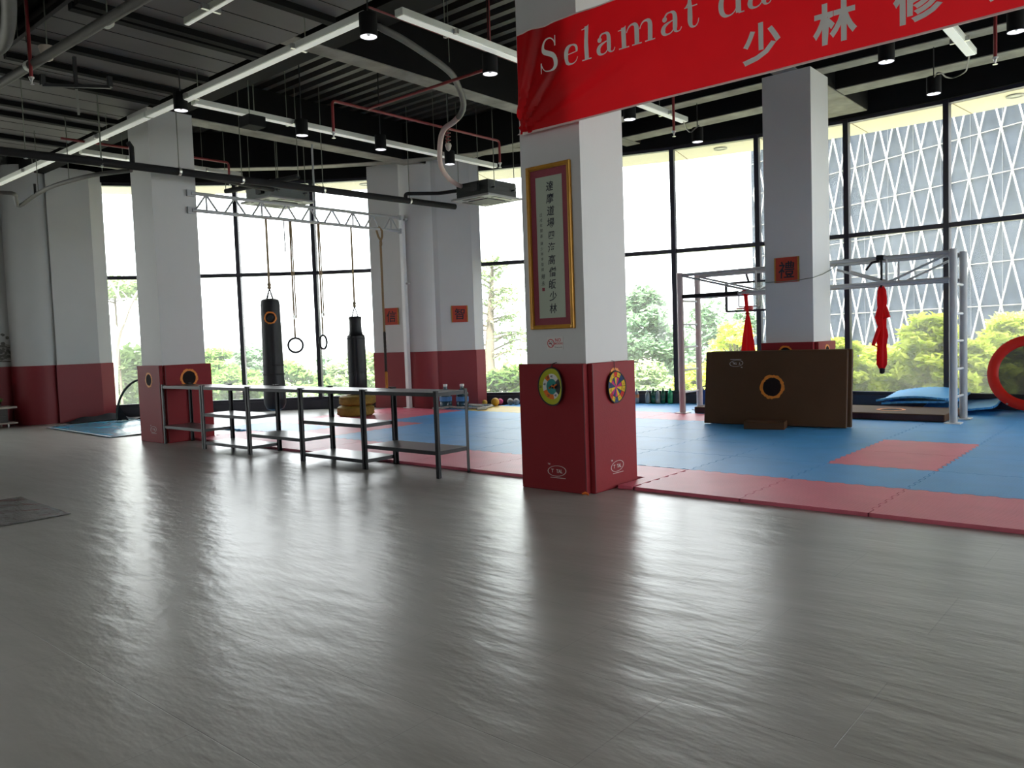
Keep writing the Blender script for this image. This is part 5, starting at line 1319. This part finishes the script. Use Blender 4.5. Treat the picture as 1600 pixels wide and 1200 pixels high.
# ceiling cassette units
def cassette(cx, cy, z, s, hb, bm_, label):
    e = empty('air_conditioner', (cx, cy, z), label, 'air conditioner', 'cassette units hanging under the ceiling')
    h = s / 2
    p = MB(); p.prism([(cx - h, cy - h), (cx + h, cy - h), (cx + h, cy + h), (cx - h, cy + h)], z + .012, z + .05)
    fp_ = p.build('face_panel', M_acpanel, e, bevel=.01)
    g = MB().box(cx - h * .52, cx + h * .52, cy - h * .52, cy + h * .52, z - .002, z + .012, ch=.004); g.build('intake_grille', M_acgrille, fp_)
    for dx, dy in ((1, 0), (-1, 0), (0, 1), (0, -1)):
        x0, x1 = (cx + dx * h * .78 - h * .09, cx + dx * h * .78 + h * .09) if dx else (cx - h * .5, cx + h * .5)
        y0, y1 = (cy + dy * h * .78 - h * .09, cy + dy * h * .78 + h * .09) if dy else (cy - h * .5, cy + h * .5)
        MB().box(x0, x1, y0, y1, z + .004, z + .013).build('air_slot', M_blackmetal, fp_)
    b = h * .84
    MB().box(cx - b, cx + b, cy - b, cy + b, z + .05, z + .05 + hb, ch=.012).build('unit_body', bm_, e); ub_ = C.objects[-1]
    r_ = MB()
    for zz in (.35, .65): r_.box(cx - b - .004, cx + b + .004, cy - b - .004, cy + b + .004, z + .05 + hb * zz, z + .05 + hb * zz + .012)
    r_.build('body_rib', bm_, ub_)
    for sx in (1, -1):
        for sy in (1, -1):
            MB().box(cx + sx * b, cx + sx * (b + .07), cy + sy * b * .7 - .02, cy + sy * b * .7 + .02, z + .16, z + .18).build('mounting_lug', M_blackmetal, ub_)
            rods(e, [(cx + sx * (b + .05), cy + sy * b * .7)], z + .12)
    MB().box(cx + b * .1, cx + b * .5, cy - b - .08, cy - b, z + .12, z + .26).build('connection_box', M_blackmetal, e)
    return e
cassette(-10.2, 2.52, 4.05, .98, .30, M_acgrey, 'grey ceiling unit hanging behind the girder, left of the window bar')
cassette(-7.0, 4.78, 3.9, .92, .26, M_acbody, 'dark ceiling unit hanging in front of the back window, fed by the pale hose')
# looping cable and thin rods that hang free
cb1 = [(1515, 84, 4.62), (1512, 100, 4.6), (1508, 112, 4.58), (1490, 121, 4.56), (1478, 120, 4.58), (1472, 115, 4.62), (1465, 114, 4.64), (1460, 120, 4.62)]
o = MB().tube(smooth_path([onz(x, y, 4.58) for x, y, z in cb1], 6), .010, 6).build('power_cable', M_blackmetal, smooth=True); tag(o, 'black cable looping from the light strip to the downlight above the right window', 'cable')
cb1 = [(1068, 190), (1074, 203), (1080, 206), (1086, 201), (1092, 196)]
o = MB().tube(smooth_path([onz(x, y, 4.56) for x, y in cb1], 6), .010, 6).build('power_cable', M_blackmetal, smooth=True); tag(o, 'short black cable from the light strip to the downlight between the pillars', 'cable')
o = MB().tube([(-8.63, 1.9, 3.66), (-8.63, 1.9, 5.72)], .018, 8).build('ceiling_rod', M_steelgrey); o.location = o.location
q = onplane(493, 346, TA, TB); o.location = Vector((q.x, q.y, 3.70)); tag(o, 'long pale steel rod from the ceiling down to the girder', 'rod')

# ------------------------------------------------------------------ far left: mural, drawers, plant, sheet, goal hoop, plastic sheet
mu = empty('ink_mural', (-15.398, -.9, 1.22), 'pale ink landscape mural with pine rocks on the far left wall', 'mural')
Pw = frame_on((-15.398, 0, 0), (0, 1, 0), (0, 0, 1))
rnd = random.Random(5)
def blot(mb, cx, cz, rx, rz, k, n_=14, rot=0):
    vv = []
    for i in range(n_):
        a = 2 * PI * i / n_; rr = 1 + rnd.uniform(-.3, .3); vv.append(Pw(cx + rx * rr * math.cos(a), cz + rz * rr * math.sin(a), k))
    mb.add(vv, [tuple(range(n_))])
m = MB()
for cx, cz, rx, rz in ((-1.1, 1.30, .5, .05), (-.75, 1.36, .35, .07), (-.62, 1.50, .18, .12), (-1.1, 1.62, .25, .05), (-.9, 1.42, .3, .04)): blot(m, cx, cz, rx, rz, .002)
m.build('mural_wash', M_mural2, mu)
m = MB()
for i in range(60):
    t = rnd.random(); cx = -.6 + rnd.gauss(0, .07) if t < .5 else -.82 + rnd.gauss(0, .05); cz = 1.32 + abs(rnd.gauss(0, .22)); blot(m, cx, min(cz, 1.86), .035, .03, .003 + i * 1e-5, 8)
for i in range(45): blot(m, rnd.uniform(-1.6, -.5), 1.62 + rnd.gauss(0, .03) - .1 * rnd.random(), .05, .012, .0035 + i * 1e-5, 7)
for i in range(40): blot(m, rnd.uniform(-1.6, -.5), 1.27 + abs(rnd.gauss(0, .05)), .06, .010, .004 + i * 1e-5, 7)
m.build('mural_ink', M_mural, mu)
m = MB()
for i in range(3):
    for k_ in range(6): blot(m, -.88 - i * .06, 2.04 - k_ * .055, .018, .018, .003, 6)
m.build('mural_inscription', M_mural2, mu)
cab = empty('drawer_cabinet', (-15.0, -1.3, 0), 'low dark drawer cabinet with pale top at the far left wall', 'cabinet')
cx0, cx1, cy0, cy1 = -15.2, -14.72, -2.2, -.80
MB().box(cx0, cx1, cy0, cy1, .10, .37, ch=.004).build('cabinet_body', M_cabinet, cab)
MB().box(cx0 - .0, cx1 + .03, cy0 - .04, cy1 + .16, .37, .41, ch=.006).build('cabinet_top', M_cabtop, cab)
MB().box(cx0 - .0, cx1 + .03, cy0 - .04, cy1 + .16, .07, .10, ch=.006).build('bottom_board', M_cabtop, cab)
for y in (-2.1, -.80):
    for x in (cx0 + .05, cx1 - .02): MB().lathe([(.018, 0), (.02, .07)], 10, Matrix.Translation((x, y, 0))).build('foot', M_chrome, cab)
for z in (.115, .24):
    for y0, y1 in ((-2.18, -1.52), (-1.5, -.84)):
        d = MB().box(cx1, cx1 + .012, y0, y1, z, z + .115, ch=.003).build('drawer', M_cabinet, cab)
        MB().tube([(cx1 + .025, y0 + .12, z + .085), (cx1 + .025, y1 - .12, z + .085)], .008, 8).build('handle', M_chrome, d)
pb = empty('plant_bowl', (-14.95, -.92, .41), 'glass bowl with a bright green plant on the drawer cabinet', 'plant')
M = Matrix.Translation((-14.95, -.92, .412))
MB().lathe([(.0, 0), (.05, .0), (.085, .035), (.09, .07), (.075, .10), (.070, .10), (.084, .07), (.08, .037), (.048, .006), (0, .006)], 24, M, cap=False).build('bowl', M_bowl, pb, smooth=True)
m = MB()
for i in range(90):
    a = rnd.uniform(0, 2 * PI); el = rnd.uniform(.05, 1.5); L = rnd.uniform(.10, .16); d = Vector((math.cos(a) * math.cos(el), math.sin(a) * math.cos(el), math.sin(el))); o_ = Vector((-14.95, -.92, .50)); s_ = d.cross(Vector((0, 0, 1))).normalized() * .022
    m.add([o_ + d * .02, o_ + d * L * .6 + s_, o_ + d * L + Vector((0, 0, -.015)), o_ + d * L * .6 - s_], [(0, 1, 2, 3)])
m.build('plant_leaves', M_plantgreen, pb)
# printed sheet on the floor, thin, slightly rippled
m = MB(); c4 = [Vector(p) for p in ((-13.75, -.48, 0), (-10.62, -.60, 0), (-10.45, .75, 0), (-13.9, 1.2, 0))]
nx, ny = 40, 16; vv = []
for j in range(ny + 1):
    for i in range(nx + 1):
        s_, t_ = i / nx, j / ny; p = (c4[0] * (1 - s_) + c4[1] * s_) * (1 - t_) + (c4[3] * (1 - s_) + c4[2] * s_) * t_
        vv.append((p.x, p.y, .006 + .006 * (1 + math.sin(s_ * 19 + t_ * 5)) * min(1, 8 * t_) + .004 * (1 + math.sin(t_ * 13 + s_ * 3))))
m.add(vv, [(j * (nx + 1) + i, j * (nx + 1) + i + 1, (j + 1) * (nx + 1) + i + 1, (j + 1) * (nx + 1) + i) for j in range(ny) for i in range(nx)])
sh = m.build('printed_sheet', M_tarp, smooth=True); tag(sh, 'shiny blue printed plastic sheet spread on the floor left of the left pillar', 'sheet')
m = MB(); vv = [(x, y, .008) for x, y in ((-13.75, -.48), (-10.62, -.60), (-10.60, -.56), (-13.70, -.44))]; m.add([Vector(v) + Vector((0, 0, .014)) for v in vv], [(0, 1, 2, 3)]); m.build('pale_border', M_signwhite, sh)
# dark bag-like cloth at the foot of the pier
m = MB(); vv = []; n_ = 20
for j in range(7):
    for i in range(n_ + 1):
        s_ = i / n_; h_ = .16 * math.sin(PI * s_) ** 1.0 * (1 - abs(j - 3) / 3.2) * (.8 + .2 * math.sin(s_ * 11)); p = Vector((-14.32, .10, 0)) * (1 - s_) + Vector((-14.18, 1.35, 0)) * s_
        vv.append((p.x + (j - 3) * .07, p.y, .012 + h_))
m.add(vv, [(j * (n_ + 1) + i, j * (n_ + 1) + i + 1, (j + 1) * (n_ + 1) + i + 1, (j + 1) * (n_ + 1) + i) for j in range(6) for i in range(n_)])
o = m.build('dark_cloth', M_darkstrap, smooth=True); tag(o, 'crumpled dark cloth at the foot of the far left pier', 'cloth')
# pop-up goal hoop
A0 = onz(183, 657, .03); gx = Vector((.80, .60, 0)).normalized()
ph = empty('popup_goal', tuple(A0), 'black pop-up goal hoop standing half behind the left pillar', 'goal')
R_ = .62; ctr = A0 + gx * R_
m = MB(); m.tube([ctr + gx * (-R_ * math.cos(a)) + Vector((0, 0, .02 + .80 * math.sin(a))) for a in [PI * k / 30 for k in range(31)]], .022, 10); m.build('hoop', M_blackmetal, ph, smooth=True)
m = MB(); d_ = Vector((-gx.y, gx.x, 0))
m.add([A0 + Vector((0, 0, .35)) + gx * .03, A0 + gx * .24 + Vector((0, 0, .0)), A0 - d_ * .0 + Vector((0, 0, 0)), A0 + gx * .06 + Vector((0, 0, .22)) + d_ * .06], [(0, 1, 2), (0, 3, 1)]); m.build('side_flap', M_darkstrap, ph)
m = MB(); q = A0 + gx * .30 + d_ * .1
m.add([q, q + gx * 1.0, q + gx * 1.0 + Vector((0, 0, .40)), q + gx * .55 + Vector((0, 0, .26)), q + gx * .2 + Vector((0, 0, .06))], [(0, 1, 2, 3, 4)]); m.build('net_panel', M_darkstrap, ph)
MB().tube([A0 + d_ * .05, A0 + gx * .16 - d_ * .02, A0 + gx * .3 + d_ * .1], .012, 6).build('base_tube', M_alu, ph)
# clear sheet on the floor at the left edge
m = MB(); c4 = [Vector(p) for p in ((-4.60, -4.12, 0), (-4.62, -3.42, 0), (-5.98, -3.38, 0), (-6.05, -4.16, 0))]
vv = []
for j in range(13):
    for i in range(25):
        s_, t_ = i / 24, j / 12; p = (c4[0] * (1 - s_) + c4[3] * s_) * (1 - t_) + (c4[1] * (1 - s_) + c4[2] * s_) * t_
        vv.append((p.x, p.y, .003 + .0012 * (1 + math.sin(s_ * 23 + t_ * 9))))
m.add(vv, [(j * 25 + i, j * 25 + i + 1, (j + 1) * 25 + i + 1, (j + 1) * 25 + i) for j in range(12) for i in range(24)])
o = m.build('plastic_sheet', M_clear, smooth=True); tag(o, 'glossy dark plastic sheet lying flat on the floor at the left edge', 'sheet')

# ------------------------------------------------------------------ outdoors
GZ = -3.6
gr = MB().add([(-140, -40, GZ), (140, -40, GZ), (140, 200, GZ), (-140, 200, GZ)], [(0, 1, 2, 3)])
o = gr.build('ground', M_grass); tag(o, 'green ground outside a storey below the hall', 'ground', kind='structure')

def tree(name, pos, base, kind, label, leafm, n, crown, lsz, bark=None, limbs=True, flat=1.0, trunk_r=.14, group=None, clumps=14, seed=1, crf=None):
    rnd = random.Random(seed); bark = bark or M_bark
    r = empty(name, (pos.x, pos.y, base), label, 'tree' if name != 'shrub' else 'shrub', group)
    cx, cy, z0, z1, R = pos.x, pos.y, crown[0], crown[1], crown[2]
    cs = []
    for k in range(clumps):
        a = rnd.uniform(0, 2 * PI); u = rnd.random() ** .6; h = rnd.random()
        prof = math.sin(PI * (.16 + .78 * h)) if kind != 'cone' else (1.05 - h)
        rr = R * u * prof; cs.append(Vector((cx + rr * math.cos(a), cy + rr * math.sin(a), z0 + (z1 - z0) * h)))
    t = MB(); top = z0 + (z1 - z0) * (.9 if kind == 'cone' else .55)
    lean = Vector((rnd.uniform(-.1, .1), rnd.uniform(-.1, .1), 0)) * R
    tk = [Vector((cx, cy, base)), Vector((cx, cy, base + (z0 - base) * .5)) + lean * .3, Vector((cx, cy, z0)) + lean * .6, Vector((cx, cy, top)) + lean]
    t.tube(tk, [trunk_r, trunk_r * .85, trunk_r * .65, trunk_r * .2], 8)
    for c in cs:
        h = min(max(c.z - .4 * R * .5, z0 * .6 + base * .4), top); f_ = (h - base) / max(.1, top - base)
        s_ = Vector((cx, cy, h)) + lean * f_
        mid = (s_ + c) / 2 + Vector((0, 0, -.05 * R))
        t.tube([s_, mid, c], [trunk_r * .32, trunk_r * .2, trunk_r * .07], 5)
    t.build('trunk', bark, r, smooth=True)
    vv = []; ff = []; cr = R * (crf or (.62 if clumps < 12 else .46))
    for i in range(n):
        c = cs[rnd.randrange(len(cs))]
        d = Vector((rnd.gauss(0, 1), rnd.gauss(0, 1), rnd.gauss(0, .7))).normalized() * (cr * rnd.random() ** .45); d.z *= flat
        p = c + d; s_ = lsz * rnd.uniform(.6, 1.3)
        ax = Vector((rnd.gauss(0, 1), rnd.gauss(0, 1), rnd.gauss(0, .45))).normalized(); bx = ax.cross(Vector((rnd.gauss(0, .5), rnd.gauss(0, .5), 1))).normalized()
        k = len(vv); vv += [p - ax * s_, p + bx * s_ * .42 - ax * s_ * .1, p + ax * s_, p - bx * s_ * .42 - ax * s_ * .1 + Vector((0, 0, -s_ * .15))]; ff += [(k, k + 1, k + 2, k + 3)]
    m = MB(); m.v = vv; m.f = ff; m.build('foliage', leafm, r)
    return r
def T_at(px, ptop, pbot, wpx, dist, kind, label, leafm, n, lsz, name='tree', **kw):
    q = atd(px, 560, dist); zt_ = atd(px, ptop, dist).z; zb_ = atd(px, pbot, dist).z
    c = math.hypot(q.x - CAM.x, q.y - CAM.y) / math.hypot(ray(px, 560).x, ray(px, 560).y)
    R = wpx / 2 * c / FPX
    return tree(name, q, GZ, kind, label, leafm, n, (zb_, zt_, R), lsz, **kw)
GR = 'trees outside the windows'
# far left window
T_at(190, 560, 650, 120, 30, 'round', 'bushy pale green tree low in the narrow left window', L_pale, 5000, .16, seed=11, group=GR)
T_at(232, 545, 640, 110, 34, 'round', 'green tree behind the goal hoop, partly hidden by the left pillar', L_mid, 3500, .17, seed=12, group=GR)
# bare branching tree
q = atd(182, 560, 26); bt = empty('bare_tree', (q.x, q.y, GZ), 'bare forked tree in the narrow left window', 'tree', GR)
def at_(px, py, d=26): return atd(px, py, d)
m = MB()
for path, r0, r1 in (([(178, 640), (179, 560), (186, 520), (193, 505)], .14, .07), ([(193, 505), (203, 478), (216, 455), (224, 440)], .07, .02), ([(193, 505), (192, 480), (178, 450), (166, 432)], .07, .02), ([(203, 480), (198, 465), (190, 455)], .03, .012),
                     ([(186, 520), (175, 500), (160, 480)], .04, .015), ([(203, 490), (214, 480), (226, 478)], .03, .012), ([(184, 465), (186, 445), (194, 430)], .03, .01), ([(206, 472), (215, 470), (222, 462)], .02, .01), ([(174, 448), (168, 452), (160, 446)], .02, .01)):
    p = smooth_path([Vector(at_(x, y)) for x, y in path], 5); m.tube(p, [r0 + (r1 - r0) * k / (len(p) - 1) for k in range(len(p))], 6)
m.tube([(at_(178, 640).x, at_(178, 640).y, GZ), tuple(at_(178, 640))], .15, 8)
m.build('trunk', M_barkpale, bt, smooth=True)
T_at(188, 436, 462, 150, 29, 'round', 'high flat layer of pale leaves under the transom of the narrow left window', L_pale, 2200, .13, seed=14, flat=.35, group=GR, clumps=16, trunk_r=.05)
# left windows, hazy greenery
spec = [(330, 552, 640, 150, 38, L_mid, 4500, .2, 'green tree at the left edge of the left windows'), (392, 545, 640, 120, 46, L_cool, 3500, .22, 'cool green tree behind the long punching bag'),
        (452, 572, 640, 120, 33, L_mid, 4200, .18, 'green tree between the long bag and the gym rings'), (508, 562, 640, 110, 50, L_cool, 3000, .23, 'hazy tree behind the edgewise gym ring'),
        (560, 556, 640, 130, 42, L_pale, 3600, .2, 'pale tree behind the shorter punching bag'), (478, 590, 640, 90, 60, L_pale, 2200, .25, 'distant pale tree between the gym rings'),
        (618, 536, 640, 120, 55, L_cool, 2500, .25, 'distant tree left of the back column'), (362, 586, 640, 90, 27, L_mid, 3200, .14, 'low green tree in front of the left windows'),
        (430, 600, 640, 100, 29, L_pale, 2800, .14, 'low pale bush top behind the shelves')]
for k, (px, a, b, wd, d, lm, n_, ls, lb) in enumerate(spec): T_at(px, a, b, wd, d, 'round', lb, lm, n_, ls, seed=20 + k, group=GR, clumps=40, crf=.28, flat=.6)
# airy layered tree in the gap left of the centre pillar
q = atd(766, 560, 24); lt = empty('layered_tree', (q.x, q.y, GZ), 'tall airy tree with layered branches left of the centre pillar', 'tree', GR)
m = MB(); m.tube([Vector((q.x, q.y, GZ)), atd(765, 560, 24), atd(767, 470, 24), atd(770, 395, 24)], [.2, .15, .09, .02], 10)
rnd2 = random.Random(9); lf = MB(); rt_ = Vector((RT.x, RT.y, 0)).normalized(); fw_ = Vector((FW.x, FW.y, 0)).normalized()
for k in range(34):
    py = 405 + k * 6.2; s0 = atd(767, py + 8, 24); L = (.35 + 1.9 * (k / 34) ** .8) * rnd2.uniform(.7, 1.15); a = rnd2.choice((0, PI)) + rnd2.uniform(-1.1, 1.1)
    d = rt_ * math.cos(a) + fw_ * math.sin(a); e_ = s0 + d * L + Vector((0, 0, .10 * L + rnd2.uniform(-.05, .25)))
    m.tube([s0, (s0 + e_) / 2 + Vector((0, 0, .06 * L)), e_], [.035, .024, .008], 5)
    for j in range(90):
        t_ = rnd2.random() ** .6; p = s0 + (e_ - s0) * t_ + Vector((rnd2.gauss(0, .16), rnd2.gauss(0, .16), rnd2.gauss(.05, .09)))
        s_ = rnd2.uniform(.05, .11); ax = Vector((rnd2.gauss(0, 1), rnd2.gauss(0, 1), rnd2.gauss(0, .4))).normalized(); bx = ax.cross(Vector((rnd2.gauss(0, .4), rnd2.gauss(0, .4), 1))).normalized()
        lf.add([p - ax * s_, p + bx * s_ * .45, p + ax * s_, p - bx * s_ * .45], [(0, 1, 2, 3)])
m.build('trunk', M_bark, lt, smooth=True); lf.build('foliage', L_pale, lt)
T_at(800, 575, 640, 90, 21, 'round', 'green bush at the foot of the airy layered tree', L_mid, 3500, .12, seed=41, group=GR)
T_at(757, 560, 640, 50, 27, 'round', 'yellowish bush left of the airy tree trunk', L_pale, 2500, .13, seed=42, group=GR)
# middle windows
T_at(1010, 462, 640, 130, 42, 'round', 'dense rounded green tree right of the centre pillar', L_cool, 10000, .2, seed=51, group=GR, clumps=60, crf=.3)
T_at(1108, 488, 640, 120, 55, 'round', 'blue green distant tree behind the frame ladder', L_cool, 7000, .26, seed=52, group=GR, clumps=20)
T_at(1160, 500, 640, 90, 60, 'round', 'distant tree below the basketball backboard', L_cool, 4500, .28, seed=53, group=GR, clumps=18)
T_at(1150, 508, 650, 150, 24, 'round', 'yellow green tree left of the right pillar', L_bright, 6500, .12, seed=54, group=GR, clumps=60, crf=.24, flat=.5)
T_at(1085, 570, 650, 110, 22, 'round', 'light green bush behind the left posts of the climbing frame', L_bright, 3800, .11, seed=55, group=GR, clumps=45, crf=.26, flat=.5)
T_at(1010, 585, 650, 110, 26, 'round', 'pale bush behind the row of bottles', L_pale, 4000, .13, seed=56, group=GR, clumps=16)
# right windows: bright shrubs close to the glass
for k, (px, a, b, wd, d, n_, ls, lb) in enumerate(((1318, 535, 640, 90, 17.5, 6500, .10, 'bright yellow green shrub just right of the right pillar'), (1378, 548, 650, 120, 18.5, 8500, .105, 'bright shrub behind the long red silk'),
        (1450, 500, 650, 130, 17, 10000, .105, 'tall bright shrub left of the right frame posts'), (1520, 540, 650, 110, 16.5, 8500, .105, 'bright shrub right of the right frame posts'),
        (1585, 500, 650, 130, 17.5, 10000, .105, 'tall bright shrub behind the trampoline'), (1660, 505, 650, 120, 17, 4000, .08, 'bright shrub at the right edge of the picture'))):
    T_at(px, a, b, wd, d, 'round', lb, L_bright, n_, ls, name='shrub', seed=60 + k, group='bright shrubs outside the right windows', clumps=80, trunk_r=.05, flat=.6, crf=.36)

# office tower with a white diagonal lattice
def tower():
    d0 = 60.0
    p1 = atd(1590, 520, d0); dirv = (FW.xy.normalized() * math.cos(math.radians(22)) - RT.xy.normalized() * math.sin(math.radians(22)))
    dv = Vector((dirv.x, dirv.y, 0)); A = p1
    pl_ = onplane(1178, 520, (A.x, A.y), (A.x + dv.x, A.y + dv.y)); Lf = (Vector((pl_.x, pl_.y, 0)) - Vector((A.x, A.y, 0))).length
    nrm = Vector((dv.y, -dv.x, 0))
    if nrm.dot(Vector((CAM.x - A.x, CAM.y - A.y, 0))) < 0: nrm = -nrm
    r = empty('office_tower', (A.x, A.y, GZ), 'blue glass office tower with white diagonal lattice behind the right windows', 'building')
    B0 = Vector((A.x, A.y, 0)) - dv * 26; B1 = Vector((A.x, A.y, 0)) + dv * Lf; ZT_ = 44
    m = MB(); back = -nrm * 24
    m.prism([(B0.x, B0.y), (B1.x, B1.y), (B1.x + back.x, B1.y + back.y), (B0.x + back.x, B0.y + back.y)], GZ, ZT_); m.build('curtain_wall', M_tower, r)
    row = 2.83; sp = 1.5; la = MB(); tr_ = MB(); mu_ = MB(); zs = [GZ + .4 + row * k for k in range(int((ZT_ - GZ) / row) + 1)]
    Lt = (B1 - B0).length
    for z in zs: tr_.bar(B0 + nrm * .03 + Vector((0, 0, z)), B1 + nrm * .03 + Vector((0, 0, z)), .05, .05)
    nn = int(Lt / sp)
    for j in range(len(zs) - 1):
        for k in range(nn + 1):
            x0 = k * sp + (sp / 2 if j % 2 else 0)
            for sgn in (1, -1):
                x1 = x0 + sgn * sp / 2
                if 0 <= x0 <= Lt and 0 <= x1 <= Lt:
                    la.bar(B0 + dv * x0 + nrm * .16 + Vector((0, 0, zs[j])), B0 + dv * x1 + nrm * .16 + Vector((0, 0, zs[j + 1])), .062, .10, up=nrm)
    for k in range(0, nn * 2, 3): mu_.bar(B0 + dv * (k * sp / 2) + nrm * .02 + Vector((0, 0, GZ)), B0 + dv * (k * sp / 2) + nrm * .02 + Vector((0, 0, ZT_)), .05, .04, up=nrm)
    la.build('diagonal_lattice', M_lattice, r); tr_.build('floor_bands', M_towerband, r); mu_.build('window_mullions', M_towermull, r)
def tower_material():
    m = bpy.data.materials.new('tower_glass_painted_reflections'); m.use_nodes = True; nt = m.node_tree; N = nt.nodes; L = nt.links
    b = N['Principled BSDF']; b.inputs['Roughness'].default_value = .25; b.inputs['Specular IOR Level'].default_value = .15
    tc = N.new('ShaderNodeTexCoord'); mp = N.new('ShaderNodeMapping'); mp.inputs['Rotation'].default_value = (0, 0, .47); L.new(tc.outputs['Object'], mp.inputs[0])
    br = N.new('ShaderNodeTexBrick'); br.inputs['Scale'].default_value = .30; br.inputs['Color1'].default_value = (.013, .018, .028, 1); br.inputs['Color2'].default_value = (.060, .072, .094, 1); br.inputs['Mortar'].default_value = (.030, .039, .055, 1); br.inputs['Mortar Size'].default_value = .08  # brick grid paints reflections of apartment blocks into the base colour
    mp2 = N.new('ShaderNodeMapping'); mp2.inputs['Rotation'].default_value = (PI / 2, 0, 0); L.new(mp.outputs[0], mp2.inputs[0]); L.new(mp2.outputs[0], br.inputs[0])
    nz = N.new('ShaderNodeTexNoise'); nz.inputs['Scale'].default_value = .16; nz.inputs['Detail'].default_value = 4; nz.inputs['Distortion'].default_value = 1.2; L.new(mp.outputs[0], nz.inputs[0])
    mx = N.new('ShaderNodeMix'); mx.data_type = 'RGBA'; L.new(nz.outputs[0], mx.inputs[0]); mx.inputs[6].default_value = (.034, .047, .072, 1); L.new(br.outputs[0], mx.inputs[7]); L.new(mx.outputs[2], b.inputs['Base Color'])
    return m
M_tower = tower_material()
M_towerband = mat('beige_tower_band', (.30, .29, .26), .6)
M_lattice = mat('white_lattice_tube', (.40, .41, .42), .5, var=.02)
M_towermull = mat('grey_tower_mullion', (.08, .09, .11), .5)
tower()
